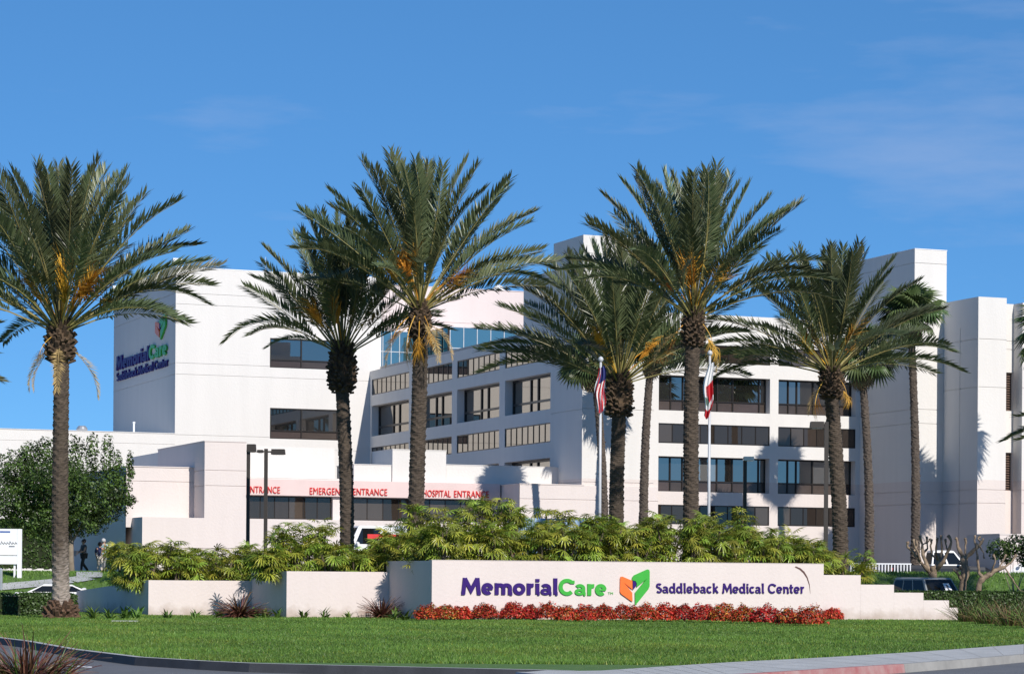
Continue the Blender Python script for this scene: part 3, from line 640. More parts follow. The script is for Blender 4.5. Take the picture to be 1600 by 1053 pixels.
# long base wall under the windows
vBs = vF - 1.2; ub0 = fu(222, 860, vBs)[0]; ub1 = fu(842, 860, vBs)[0]
mb = MB(); wall(mb, 'u', vBs, ub0, ub1, 1.4, zs_, [joint(ub0, ub1, zs_ - 1.6)]); wall(mb, 'v', ub0, vBs, vBs + 14, 1.4, zs_); mb.box(ub0, ub1, vBs + .05, vBs + 14, 1.4, zs_ , 0, 'fl')
Fb.part('wall', mb, M_PINK)
# canopy fascia, windows below it, walls above
zc1, zc0 = UF(520, 750.5)[1], UF(520, 775.5)[1]; uc0 = uk1 + .002; uc1 = fu(779, 760, vF)[0]
mb = MB(); mb.box(uc0, uc1, vF - .25, vF + 3, zc0, zc1); Fb.part('canopy', mb, M_FASCIA)
ops = [(UF(386, 790)[0], UF(520, 790)[0], zs_ + .02, zc0 - .03, 0.3, False), (UF(551, 790)[0], UF(770, 790)[0], zs_ + .02, zc0 - .03, 0.3, False)]
mb = MB(); wall(mb, 'u', vF, uc0, uc1, zs_ + .002, zc0, ops); Fb.part('wall', mb, M_PINK)
for q, n in zip(ops, (6, 9)): strip(Fb, 'u', vF, 0.28, q[0], q[1], q[2], q[3], n, M_STRIPGL)
def fbox(px0, px1, pyt, dv, depth, zb, m_=M_WHITE2, name='parapet', pt=None):
    a0, _ = UF(px0, 730, dv); a1, _ = UF(px1, 730, dv); zt = UF(pt or (px0+px1)/2, pyt, dv)[1]
    mb = MB(); mb.box(a0, a1, vF + dv, vF + dv + depth, zb, zt); Fb.part(name, mb, m_)
    mb = MB(); coping(mb, a0, a1, vF + dv, vF + dv + depth, zt + .002, o=.025, t=.04); Fb.part('coping', mb, m_)
fbox(384.5, 552.8, 747.5, 0.9, 2, zc1 - .3, M_WHITE2)
fbox(553, 613, 726.5, 0.5, 3, zc1 + .001)
fbox(613.2, 697, 703.5, 0.35, 3.5, zc1 + .001)
fbox(697.2, 875, 728.5, 0.6, 0.35, zc1 - .3)
# projecting lower block in the plane of the wing front
v5 = vC - 0.12; u50 = fu(812, 770, v5)[0]; z5 = fu(870, 757.5, v5)[1]; u51 = uB - .02
mb = MB(); wall(mb, 'u', v5, u50, u51 + 4.6, 1.4, z5, [joint(u50, u51 + 4.6, fu(870, 780, v5)[1])]); mb.box(u50, u51, v5 + .05, vF + 0.55, 1.4, z5, 0, 'fr'); mb.box(u51, u51 + 4.6, v5 + .001, vC - .002, z5 - .01, z5, 0, '')
Fb.part('wall', mb, M_PINK)
mb = MB(); mb.box(u50 - .03, u51 + .1, v5 - .03, vF + .5, z5 + .001, z5 + .05); Fb.part('coping', mb, M_PINK)
# red lettering on the canopy
_fonts = {}
def text_mesh(s, name='lettering', ext=0.02, bold=0.0):
    cu = bpy.data.curves.new('t', 'FONT'); cu.body = s; cu.size = 1; cu.extrude = ext; cu.offset = bold; cu.resolution_u = 3; cu.space_character = 1.03
    o = bpy.data.objects.new('t', cu); COL.objects.link(o); dg = bpy.context.evaluated_depsgraph_get()
    me = bpy.data.meshes.new_from_object(o.evaluated_get(dg)); bpy.data.objects.remove(o); bpy.data.curves.remove(cu)
    xs = [v.co.x for v in me.vertices]; ys = [v.co.y for v in me.vertices]; me.name = name
    x0, y0 = min(xs), min(ys); wd, hg = max(xs) - x0, max(ys) - y0
    for v in me.vertices: v.co = ((v.co.x - x0)/wd, (v.co.y - y0)/hg, v.co.z)
    return me
def put_text(B, s, px0, px1, pyt, pyb, dv, m_, name='lettering', bold=0.0):
    a0 = UF(px0, pyb, dv)[0]; a1 = UF(px1, pyb, dv)[0]; z0 = UF(px0, pyb, dv)[1]; z1 = UF(px0, pyt, dv)[1]
    me = text_mesh(s, name, 0.03, bold); me.materials.clear(); me.materials.append(m_)
    o = B.at(name, me, a0, vF + dv, z0, None, (R(90),0,0), (a1-a0, z1-z0, 1)); return o
for wd_, p0, p1, y0, y1 in (('ENTRANCE', 386, 437.5, 759, 769.5), ('EMERGENCY', 484, 546.5, 761.3, 772), ('ENTRANCE', 552, 605, 762.5, 773), ('HOSPITAL', 661, 704.5, 765, 775.5), ('ENTRANCE', 709.5, 764, 766, 776.5)):
    put_text(Fb, wd_, p0, p1, y0, y1, -0.29, M_REDP)

# --- rooftop bits
def roof_thing(name, label, cat, u, v, z): return thing(name, label, cat, (*to_xy(u, v), z), THETA)
def flood(u, v, z, lab):
    t = roof_thing('floodlight', lab, 'floodlight', u, v, z)
    m = MB(); m.tube([(0,0,0),(0,0,.35)], .04, 6); m.build('post', M_SWHITE, t); m = MB(); m.box(-.35,.25,-.18,.18,.33,.55); m.build('lamp_head', M_SWHITE, t)
flood(uA + .15, vA + .15, ztA + .06, 'white floodlight on the near roof corner of the lettered block')
flood(uA + .15, vA2 - .3, ztA + .06, 'white floodlight on the far roof corner above the lettering')
q = fu(415, 428, vA + 3); m = MB(); m.tube([(0,0,0),(0,0,1.1)], .03, 6); m.tube([(0,0,1.1),(0,0,1.9)], .012, 5)
o = m.build('antenna', M_SWHITE, None, loc=(*to_xy(q[0], vA + 3), ztA - .5)); tag(o, 'thin white aerial on the roof of the lettered block', 'antenna')
m = MB(); m.tube([(0,0,0),(0,0,.9)], .07, 6); m.tube([(0,0,.9),(0,0,1.0)], .1, 6)
q = fu(209, 676, vA + 2); tag(m.build('vent_pipe', M_SWHITE, None, loc=(*to_xy(q[0], vA + 2), ztF1 - .15)), 'short white pipe on the low roof below the wall lettering', 'pipe')
q = fu(128, 672, vA + 2); t = roof_thing('roof_vent', 'round metal vent cap on the low roof beside the palm trunk', 'vent', q[0], vA + 2, ztF1)
m = MB(); m.tube([(0,0,-.1),(0,0,.3)], .3, 14); m.build('duct', M_ALU, t); m = MB(); m.tube([(0,0,.18),(0,0,.27),(0,0,.40),(0,0,.48)], [.36,.38,.30,.22], 14); m.build('cowl', M_ALU, t)
q = fu(779, 455, vP + 2); m = MB(); m.tube([(0,0,0),(0,0,.2),(0,0,.45),(0,0,.6),(0,0,.66)], [.5,.5,.4,.22,.04], 14)
tag(m.build('roof_dome', M_SWHITE, None, loc=(*to_xy(q[0], vP + 2), zp + .05), smooth=True), 'small white dome on the pink penthouse roof', 'dome')
q = fu(780, 503, vg2 + .4); m = MB(); m.tube([(0,0,0),(0,0,.5)], .05, 6); m.tube([(0,0,.5),(0,0,.6)], .09, 6)
tag(m.build('vent_pipe', M_BRONZE, None, loc=(*to_xy(q[0], vg2 + .4), zg2)), 'dark little pipe standing on the blue glass roof', 'pipe')

# ================================================================ LETTERS (monoline half-serif glyphs, cap height 1)
def arc(cx, cy, rx, ry, a0, a1, n=14): return [(cx + rx*math.cos(R(a0 + (a1-a0)*i/n)), cy + ry*math.sin(R(a0 + (a1-a0)*i/n))) for i in range(n+1)]
def glyphs(wt):
    h = wt/2; X = 0.70; xt = X - h; g = {}
    ser = lambda x, y: [(x - 0.115, y), (x + 0.0, y)]
    def stem(x, y0, y1): return [(x, y0), (x, y1)]
    def foot(x): return arc(x + .13, h + .045, .13, .045, 180, 285, 5)
    g['M'] = (1.10, [[(.115, 0), (.205, 1.0)], [(.985, 0), (.895, 1.0)], [(.20, .97), (.55, .25), (.90, .97)], [(.01, h*.75), (.2, h*.75)], [(.9, h*.75), (1.09, h*.75)]])
    ring = lambda cx, rx: arc(cx, X/2, rx - h, X/2 - h + .012, 0, 360, 24)
    g['e'] = (.66, [arc(.33, X/2, .33 - h, X/2 - h + .012, 4, 312, 22), ([(.10, X/2 - .005), (.62, X/2 - .005)], .55)])
    def arch(x0, x1): 
        m_ = (x1 - x0)/2; return arc(x0 + m_, xt - m_*.95, m_, m_*.95, 175, 0, 10) + [(x1, 0)]
    g['n'] = (.68, [stem(.16, 0, X), ser(.16, xt + .01), arch(.16, .56), [(.56, h*.6), (.68, h*.6)]])
    g['m'] = (1.04, [stem(.16, 0, X), ser(.16, xt + .01), arch(.16, .53), arch(.53, .90), [(.90, h*.6), (1.03, h*.6)]])
    g['o'] = (.70, [ring(.35, .35)])
    g['r'] = (.46, [stem(.16, 0, X), ser(.16, xt + .01), arc(.40, xt - .25, .24, .25, 180, 82, 8)])
    g['i'] = (.32, [stem(.16, .05, X), ser(.16, xt + .01), [(.16, h*.75), (.29, h*.75)], [(.16, .80), (.16, .98)]])
    g['l'] = (.32, [stem(.16, .05, 1.03), ser(.16, 1.03 - h), [(.16, h*.75), (.29, h*.75)]])
    g['a'] = (.64, [(arc(.29, xt - .17, .20, .18, 150, 0, 9) + [(.49, .05)], .88), (arc(.27, .205, .20, .205 - h*.7, 0, 360, 18), .70), [(.49, h*.75), (.61, h*.75)]])
    g['C'] = (.90, [arc(.48, .5, .48 - h, .5 - h + .012, 46, 314, 22), [(.79, .70), (.79, .90)]])
    g['c'] = (.60, [arc(.33, X/2, .33 - h, X/2 - h + .012, 48, 312, 20)])
    g['S'] = (.66, [arc(.33, .735, .235, .265 - h, 35, 270, 12) + arc(.33, .265 + h*.2, .25, .265 - h*.8, 90, -145, 12)[1:]])
    g['d'] = (.72, [ring(.34, .33), stem(.56, .05, 1.03), ser(.56, 1.03 - h), [(.56, h*.75), (.69, h*.75)]])
    g['b'] = (.72, [ring(.38, .33), stem(.16, 0, 1.03), ser(.16, 1.03 - h)])
    g['k'] = (.66, [stem(.16, 0, 1.03), ser(.16, 1.03 - h), [(.18, .33), (.56, .68)], [(.30, .40), (.60, .01)]])
    g['t'] = (.46, [[(.19, .92), (.19, .2)] + arc(.33, .21, .14, .21 - h, 180, 290, 7)[1:], [(.03, X - h), (.42, X - h)]])
    return g
def stroke(mb, pts, wt, d0, d1):
    closed = (abs(pts[0][0]-pts[-1][0]) + abs(pts[0][1]-pts[-1][1])) < 1e-6
    P = [Vector(p) for p in (pts[:-1] if closed else pts)]; n = len(P); Ls, Rs = [], []
    for i, p in enumerate(P):
        a = P[i-1] if (closed or i > 0) else None; b = P[(i+1) % n] if (closed or i < n-1) else None
        t1 = (p-a).normalized() if a is not None else None; t2 = (b-p).normalized() if b is not None else None
        t1 = t1 or t2; t2 = t2 or t1; t = (t1+t2).normalized(); k = 1/max(.45, t.dot(t1)); nn = Vector((-t.y, t.x))*(wt/2*k)
        Ls.append(p+nn); Rs.append(p-nn)
    i0 = len(mb.v); m = n
    for p, q in zip(Ls, Rs): mb.v += [(p.x,p.y,d1),(q.x,q.y,d1),(p.x,p.y,d0),(q.x,q.y,d0)]
    for i in range(m if closed else m-1):
        a = i0 + 4*i; b = i0 + 4*((i+1) % m)
        for q in ((a,b,b+1,a+1),(a,a+2,b+2,b),(a+1,b+1,b+3,a+3)): mb.f.append(q); mb.m.append(0)
    if not closed:
        a = i0; mb.f.append((a,a+1,a+3,a+2)); mb.m.append(0); a = i0+4*(n-1); mb.f.append((a,a+2,a+3,a+1)); mb.m.append(0)
GL = {}
def glyph_mesh(ch, wt, m_):
    k = (ch, wt, m_.name)
    if k not in GL:
        mb = MB(); adv, st = glyphs(wt)[ch]
        for i, s in enumerate(st): stroke(mb, s[0] if isinstance(s, tuple) else s, wt*(s[1] if isinstance(s, tuple) else 1), 0, 1 + 0.03*i)
        GL[k] = (mb.data('letter', m_), adv)
    return GL[k]
def letter_run(words, wt, gap=0.03, space=0.36):
    """[(char, material)] -> placed glyphs and total width"""
    x = 0; outl = []
    for ch, m_ in words:
        if ch == ' ': x += space; continue
        me, adv = glyph_mesh(ch, wt, m_); outl.append((me, x)); x += adv + gap
    return outl, x - gap
LOGO = {  # emblem outlines in emblem units (0..1 high)
 'orange_leaf': [(40,158),(44,147),(54,144),(128,174),(129,238),(66,188),(128,262),(131,326),(122,324),(46,270),(39,256)],
 'purple_leaf': [(131,174),(150,180),(158,196),(156,214),(133,243)],
 'green_leaf': [(127,171),(128,152),(143,134),(240,90),(252,94),(256,108),(256,214),(246,238),(151,356),(150,264),(236,158),(160,222),(162,196),(152,176),(130,171)]}
def tessel(mb, pts, d0, d1):
    from mathutils.geometry import tessellate_polygon
    n = len(pts); i = len(mb.v); mb.v += [(x, y, d1) for x, y in pts] + [(x, y, d0) for x, y in pts]
    for t in tessellate_polygon([[Vector((x, y, 0)) for x, y in pts]]): mb.f.append(tuple(i + k for k in t)); mb.m.append(0)
    for j in range(n):
        k = (j+1) % n; mb.f.append((i+j, i+k, i+n+k, i+n+j)); mb.m.append(0)
def emblem(place, scale_w, scale_h, x, y, depth):
    for nm, m_ in (('orange_leaf', M_ORANGE), ('purple_leaf', M_PURPLE), ('green_leaf', M_GREENP)):
        mb = MB(); tessel(mb, [((a-39)/217*scale_w, (356-b)/266*scale_h) for a, b in LOGO[nm]], 0, depth)
        place(nm, mb.data(nm, m_), x, y)
MC = [(c_, M_PURPLE) for c_ in 'Memorial'] + [(c_, M_GREENP) for c_ in 'Care']
SM = [(c_, M_PURPLE) for c_ in 'Saddleback Medical Center']
def mounted_words(Bd, words, wt, axis, plane, a0, a1, zb0, zb1, cap, depth, gap=0.03, space=.36):
    """a0 -> a1 is the reading direction along the wall; letters stand off the wall by depth"""
    run, W = letter_run(words, wt, gap, space); k = abs(a1 - a0)/W; sg = 1 if a1 > a0 else -1
    for me, x in run:
        a = a0 + sg*x*k; z = zb0 + (zb1 - zb0)*x/W
        if axis == 'u': Bd.at(me.name, me, a, plane, z, None, (R(90),0,0), (k, cap, depth))
        else: Bd.at(me.name, me, plane, a, z, None, (R(90),0,R(-90)), (k, cap, depth))
# wall lettering on the shaded side of the tall block
a0, zb0 = fv(184, 577, uA); a1, zb1 = fv(263, 555.5, uA); cap = fv(184, 556, uA)[1] - zb0
zb = (zb0 + zb1)/2; mounted_words(A, MC, 0.235, 'v', uA - .02, a0, a1, zb, zb, cap, 0.12)
a0, zb0 = fv(184, 597, uA); a1, zb1 = fv(264, 571, uA); zb = (zb0 + zb1)/2; mounted_words(A, SM, 0.19, 'v', uA - .02, a0, a1, zb, zb, cap*0.62, 0.10)
e0 = fv(245.5, 520, uA)[0]; e1 = fv(261.5, 520, uA)[0]; ez0 = fv(253, 531, uA)[1]; ez1 = fv(261, 490, uA)[1]
emblem(lambda nm, me, x, y: A.at(nm, me, uA - .02, e0, ez0, None, (R(90),0,R(-90))), abs(e1 - e0), ez1 - ez0, 0, 0, 0.14)

# ================================================================ SIGN WALL AND PLANTERS
us, vs_ = 30.81, 84.609; zS = 2.255; uS2 = 46.40
S = Bld('sign_wall', 'long pale pink wall carrying the purple and green name lettering, stepped at its right end', 'sign wall', us, vs_, 0)
TH = 0.30; vS2 = 89.22
mb = MB(); mb.box(us, uS2, vs_, vs_ + TH, 0, zS); mb.box(us, us + TH, vs_ + TH, vS2 + 0.3, 0, zS - .01); S.part('wall', mb, M_SIGNW)
steps = [(1287, 1345, 898), (1345, 1397, 913), (1397, 1443, 925.5), (1443, 1483, 937.5), (1483, 1497, 949)]
mb = MB()
for p0, p1, y in steps:
    s0, s1 = fu(p0, y, vs_)[0], fu(p1, y, vs_)[0]; mb.box(s0, s1, vs_ + .004, vs_ + TH, 0, fu((p0+p1)/2, y, vs_)[1])
S.part('stepped_wall', mb, M_SIGNW)
mb = MB(); mb.box(us - .01, uS2 + .01, vs_ - .01, vs_ + TH + .01, zS + .002, zS + .02); S.part('coping', mb, M_SIGNW)
def SU(px, py): return fu(px, py, vs_)
a0, zb0 = SU(720, 928.2); a1, zb1 = SU(947, 929.5); cap = zb0*0 + SU(722, 902.2)[1] - SU(722, 928.2)[1]
mounted_words(S, MC, 0.222, 'u', vs_, a0, a1, SU(720, 928.2)[1], SU(947, 930)[1], cap, 0.05)
a0, _ = SU(1024.5, 926); a1, _ = SU(1256, 926.5); cap = SU(1040, 910.6)[1] - SU(1040, 926)[1]
mounted_words(S, SM, 0.178, 'u', vs_, a0, a1, SU(1024, 926)[1], SU(1256, 926.6)[1], cap, 0.045, gap=.045)
e0, e1 = SU(968, 920)[0], SU(1014, 920)[0]; ez0, ez1 = SU(992, 945.5)[1], SU(1010, 889)[1]
emblem(lambda nm, me, x, y: S.at(nm, me, e0, vs_, ez0, None, (R(90),0,0)), e1 - e0, ez1 - ez0, 0, 0, 0.06)
me = text_mesh('TM', 'trademark', 0.01, 0.0); me.materials.clear(); me.materials.append(M_GREENP)
S.at('trademark', me, SU(949.5, 928)[0], vs_ - .012, SU(949.5, 928.6)[1], None, (R(90),0,0), (SU(957.5,928)[0]-SU(949.5,928)[0], .09, 1))
# curved mark left on the plaster
mb = MB(); pts = [SU(*p) for p in ((1242.5, 885), (1250, 888.5), (1256, 894), (1261, 902), (1264.5, 913), (1266, 927))]; wd = [.02,.026,.026,.02,.014,.004]
for i in range(5):
    (x0, z0), (x1, z1) = pts[i], pts[i+1]; mb.poly([(x0 - wd[i], vs_ - .006, z0 - wd[i]), (x1 - wd[i+1], vs_ - .006, z1 - wd[i+1]), (x1 + wd[i+1], vs_ - .006, z1 + wd[i+1]), (x0 + wd[i], vs_ - .006, z0 + wd[i])])
S.part('curved_mark', mb, M_ARC)
# middle planter
um, vm = 26.89, 89.22; zm = 1.845; vm2 = 93.83
Pm = Bld('planter_wall', 'middle pink planter wall stepping back from the lettered wall', 'planter', um, vm, 0)
mb = MB(); mb.box(um, us - .003, vm, vm + .28, 0, zm); mb.box(um, um + .28, vm + .28, vm2, 0, zm - .004); Pm.part('wall', mb, M_SIGNW)
# left planter
vl_, = (vm2,); ul_ = fu(232, 930, vl_)[0]; zl3 = fu(240, 906, vl_)[1]; vl2, zlb = fv(120, 923, ul_)
Pl = Bld('planter_wall', 'leftmost and lowest pink planter wall with its dark shaded end', 'planter', ul_, vl_, 0)
mb = MB(); mb.box(ul_, um - .003, vl_, vl_ + .28, 0, zl3)
mb.poly([(ul_, vl_ + .28, 0), (ul_, vl2, 0), (ul_, vl2, zlb), (ul_, vl_ + .28, zl3)]); mb.poly([(ul_ + .28, vl_ + .28, 0), (ul_ + .28, vl_ + .28, zl3), (ul_ + .28, vl2, zlb), (ul_ + .28, vl2, 0)])
mb.poly([(ul_, vl_ + .28, zl3), (ul_, vl2, zlb), (ul_ + .28, vl2, zlb), (ul_ + .28, vl_ + .28, zl3)]); mb.poly([(ul_, vl2, 0), (ul_ + .28, vl2, 0), (ul_ + .28, vl2, zlb), (ul_, vl2, zlb)])
Pl.part('wall', mb, M_SIGNW)
# soil behind the walls
def soil(u0, u1, v0, v1, z):
    m = MB(); q = [(*to_xy(u0, v0), z), (*to_xy(u1, v0), z), (*to_xy(u1, v1), z), (*to_xy(u0, v1), z)]; m.poly(q); tag(m.build('soil_bed', M_SOIL), kind='structure')
soil(us + .3, uS2 + 1, vs_ + .3, vs_ + 4.2, zS - .35); soil(um + .3, us + .28, vm + .29, vm + 5, zm - .3); soil(ul_ + .29, um + .27, vl_ + .29, vl_ + 5, zl3 - .3)
for (u0, u1, v1, z) in ((us + .3, uS2 + 1, vs_ + 4.2, zS - .36), (um + .3, us + .28, vm + 5, zm - .31), (ul_ + .29, um + .27, vl_ + 5, zl3 - .31)):
    m = MB(); m.poly([(*to_xy(u0, v1), 0), (*to_xy(u1, v1), 0), (*to_xy(u1, v1), z), (*to_xy(u0, v1), z)]); tag(m.build('soil_bed', M_SOIL), kind='structure')

# ================================================================ DATE PALMS
def frond_mesh(name, droop, seed, nl=74, mats=None, width=1.0, base=0.29):
    """unit-length feather leaf along +x, arching towards -z: rachis plus leaflets in a V"""
    r = random.Random(seed); mb = MB(); n = 14; pts, tg = [Vector((0,0,0))], []
    for i in range(n+1):
        s = i/n; th = -R(droop)*(s**1.7); tg.append(Vector((math.cos(th), 0, math.sin(th))))
        if i < n: pts.append(pts[-1] + tg[-1]/n)
    side = r.uniform(-.06, .06)
    pts = [p + Vector((0, side*(i/n)**2, 0)) for i, p in enumerate(pts)]
    mb.tube(pts[::2], [max(.0015, .0075*(1 - i/7.3)) for i in range(len(pts[::2]))], 4, 1)
    for k in range(nl):
        s = base + (0.995 - base)*((k + r.random()*.5)/nl); f = s*n; i = min(int(f), n-1); p = pts[i].lerp(pts[min(i+1, n)], f-i); T = tg[i].lerp(tg[min(i+1, n)], f-i).normalized()
        N = Vector((-T.z, 0, T.x))
        q = (s - base)/(1 - base); ln = (0.05 + 0.095*min(1, q/0.20))*(1 - 0.45*max(0, q-.45)/.55)*width
        for sd_ in (-1, 1):
            fw = R(58 - 26*q + r.uniform(-7, 7)); vv = R(r.uniform(18, 48)); l = ln*r.uniform(.85, 1.12)
            D = (T*math.cos(fw) + (Vector((0, sd_, 0))*math.cos(vv) + N*math.sin(vv))*math.sin(fw)).normalized()
            W = (T - D*T.dot(D)).normalized()*(.0058)
            m = p + D*l*.45; e = p + D*l - Vector((0,0,l*.10*r.random()))
            mb.poly([p, m - W, e, m + W], 0)
    return mb.data(name, mats or [M_PALM, M_RACHIS])
FRONDS = {}
for d in (8, 20, 35, 52, 72, 95): FRONDS[d] = [frond_mesh('frond', d, 10*d + k) for k in range(2)]
FR_DEAD = [frond_mesh('dry_frond', 60, 900 + k, nl=36, mats=[M_DEADF, M_DEADF], width=1.1) for k in range(2)]
def stalk_mesh(seed):
    r = random.Random(seed); mb = MB(); n = 6
    pts = [Vector((.62*i/n, 0, .06*math.sin(i/n*2) - .10*(i/n)**3)) for i in range(n+1)]
    mb.tube(pts, [.010*(1 - .5*i/n) for i in range(n+1)], 4)
    for k in range(46):
        s = r.uniform(.62, 1); p = pts[-1]*s + Vector((0,0,.0)); a = r.uniform(-.6, .6); L_ = r.uniform(.18, .36)
        D = Vector((math.cos(a)*.75, math.sin(a)*.8, r.uniform(-.25, .3))).normalized()
        q = [p, p + D*L_*.5, p + D*L_ - Vector((0,0,L_*.45))]; W = Vector((0, .0045, .003))
        mb.poly([q[0]-W, q[1]-W, q[1]+W, q[0]+W]); mb.poly([q[1]-W, q[2], q[1]+W])
    return mb.data('fruit_stalk', M_STALK)
STALKS = [stalk_mesh(k) for k in range(3)]
def trunk_mesh(h, r0, r1, seed, mat_, lean=(0,0), scar=0.17, rows=3.6, flare=0.25, shag=0.16):
    """tapered palm trunk whose old leaf scars are relief on the surface"""
    r = random.Random(seed); mb = MB(); n = 20; m = int(h*22); ph = r.random()*6; i0 = 0
    for j in range(m+1):
        z = h*j/m; t = z/h; rad = r0 + (r1-r0)*t + flare*r0*math.exp(-z/.5)
        cx = lean[0]*t*t + .04*math.sin(t*5 + ph); cy = lean[1]*t*t
        for k in range(n):
            a = 2*math.pi*k/n
            c1 = (z*rows + a*5/(2*math.pi)) % 1.0; c2 = (z*rows - a*8/(2*math.pi)) % 1.0
            d = 1 + scar*(c1*.9 + c2*.7 - .8) + r.uniform(-.03, .03) + shag*max(0, r.random() - .72)
            mb.v.append((cx + rad*d*math.cos(a), cy + rad*d*math.sin(a), z))
    for j in range(m):
        for k in range(n): mb.f.append((j*n+k, j*n+(k+1) % n, (j+1)*n+(k+1) % n, (j+1)*n+k)); mb.m.append(0)
    return mb.data('trunk', mat_), (lean[0] + .04*math.sin(5 + ph), lean[1])
def boots_mesh(rad, hgt, seed, m_=None, n=130):
    """the swollen head of cut leaf bases under the crown"""
    r = random.Random(seed); mb = MB()
    mb.tube([(0,0,-hgt*.55),(0,0,-hgt*.3),(0,0,0),(0,0,hgt*.3),(0,0,hgt*.5)], [rad*.42, rad*.74, rad*.80, rad*.62, rad*.35], 12)
    for k in range(n):
        t = (k+.5)/n; z = -hgt*.55 + hgt*1.05*t; a = k*2.39996 + r.uniform(-.2,.2)
        rr = rad*(.45 + .45*math.sin(math.pi*min(1, max(0, t*.92 + .08)))**.6); up = R(18 + 45*t + r.uniform(-15, 15)); L_ = rad*r.uniform(.26, .50)
        o = Vector((math.cos(a)*rr*.8, math.sin(a)*rr*.8, z)); D = Vector((math.cos(a)*math.cos(up), math.sin(a)*math.cos(up), math.sin(up))); S_ = Vector((-math.sin(a), math.cos(a), 0))*rad*.14; U = D.cross(S_).normalized()*rad*.07
        e = o + D*L_; q = [o - S_ - U, o + S_ - U, o + S_ + U, o - S_ + U]; p = [e - S_*.6 - U, e + S_*.6 - U, e + S_*.6 + U, e - S_*.6 + U]
        mb.poly(p)
        for i in range(4): mb.poly([q[i], q[(i+1)%4], p[(i+1)%4], p[i]])
    return mb.data('cut_leaf_bases', m_ or M_BOOT)
def frond_obj(root, hc, az, el, length, roll=0.0, droop=None, name='frond', me=None, r=rnd):
    if me is None:
        ks = sorted(FRONDS); d = min(ks, key=lambda q: abs(q - droop)); me = r.choice(FRONDS[d])
    Mx = Matrix.Rotation(az, 4, 'Z') @ Matrix.Rotation(-el, 4, 'Y') @ Matrix.Rotation(roll, 4, 'X')
    o = link(name, me, root, hc, Mx.to_euler(), (length,)*3); return o
def date_palm(px0, pxh, pyh, Y, Lf, label, seed, nf=52, r0=.30, boot=(.62, 1.25), extra=(), base_z=None, dk=1.0, hang=(), dead=2, stalks=7, mound=False, lowest=18.0, wide=1.0):
    r = random.Random(seed); b = wY(px0, 960, Y); hpt = wY(pxh, pyh, Y); z0 = G(b.x, Y) if base_z is None else base_z
    root = thing('date_palm', label, 'palm tree', (b.x, Y, z0), 0, 'date palms around the sign')
    h = hpt.z - z0; me, top = trunk_mesh(h - boot[1]*.3, r0*1.06, r0*.94, seed, M_TRUNKP if mound else M_TRUNK, (hpt.x - b.x, 0))
    link('trunk', me, root)
    hc = Vector((hpt.x - b.x, 0, h)); hb = link('cut_leaf_bases', boots_mesh(boot[0], boot[1], seed), root, hc - Vector((0,0,boot[1]*.25))); hb['kind'] = 'stuff'
    if mound:
        mb = MB(); mb.tube([(0,0,-.1),(0,0,.06),(0,0,.14),(0,0,.24),(0,0,.34),(0,0,.44)], [.52, .50, .47, .42, .37, .30], 22)
        mb.v = [(x*(1 + r.uniform(-.13,.13)), y*(1 + r.uniform(-.13,.13)), z) for x, y, z in mb.v]; mb.build('root_mound', M_ROOTS, root); rt = link('root_strands', boots_mesh(.62, .62, seed, M_ROOTS, 110), root, (0,0,.14)); rt['kind'] = 'stuff'
    for i in range(nf):
        t = (i+.5)/nf; el = R(87 - (87 - lowest)*t**1.35 + r.uniform(-6, 6)); az = i*2.39996 + r.uniform(-.25, .25)
        dr = (10 + 42*t*t)*dk + r.uniform(-8, 14); ln = Lf*(.89 + .14*math.sin(math.pi*(.15 + .7*t)))*r.uniform(.93, 1.06)
        droopk = 1
        o_ = Vector((math.cos(az), math.sin(az), 0))*boot[0]*.35*t
        frond_obj(root, hc + o_ + Vector((0,0,.25*(1-t))), az, el, ln, R(r.uniform(-55, 55)), dr, r=r)
    for az, el, dr, ln in extra: frond_obj(root, hc, R(az), R(el), Lf*ln, R(r.uniform(-12, 12)), dr, r=r)
    for k in range(stalks):
        az = R(-90 + r.uniform(-85, 85)) if k < stalks - 2 else r.uniform(0, 6.28); el = R(r.uniform(34, 66))
        frond_obj(root, hc + Vector((0,0,.1)), az, el, r.uniform(2.8, 4.0), R(r.uniform(-30, 30)), name='fruit_stalk', me=r.choice(STALKS))
    for az, el, l_ in hang: frond_obj(root, hc + Vector((math.cos(R(az)), math.sin(R(az)), -.35))*boot[0]*.6, R(az), R(el), l_, 0, name='fruit_stalk', me=r.choice(STALKS))
    for k in range(dead):
        az = R((-160, -20, -75, 170)[k % 4] + r.uniform(-12, 12))
        frond_obj(root, hc - Vector((0,0,.25)), az, R(-35 + r.uniform(-14, 10)), r.uniform(2.0, 2.6), 0, name='dry_frond', me=r.choice(FR_DEAD))
    return root
date_palm(95, 94, 520, 88.5, 5.7, 'leftmost date palm with a pale ringed foot, growing from the lawn beside the clipped hedge', 11, nf=62, r0=.27, boot=(.56, 1.3), base_z=.13, mound=True, dead=4, hang=[(-120, -40, 1.7)],
          extra=[(-8, 34, 72, 1.0), (-14, 27, 72, .85), (2, 50, 52, 1.02)])
date_palm(541, 535, 556, 105, 5.5, 'date palm before the tall lettered block, one long frond drooping to the left', 22, nf=42, r0=.28, boot=(.62, 1.9), dead=0, lowest=26, dk=.85, stalks=5,
          extra=[(184, 38, 95, .98), (176, 30, 72, .62), (150, 50, 35, 1), (8, 40, 52, .8)])
date_palm(650, 656, 487, 100, 5.75, 'date palm with orange fruit stalks in front of the canopy lettering', 33, nf=52, r0=.30, boot=(.48, 1.35), dead=3, lowest=20, stalks=9, dk=.8, hang=[(-120, -62, 2.6), (-90, -70, 2.4), (-150, -45, 2.2), (-60, -55, 1.9)],
          extra=[(0, 42, 72, 1.02), (-6, 34, 72, 1.0), (175, 44, 52, 1)])
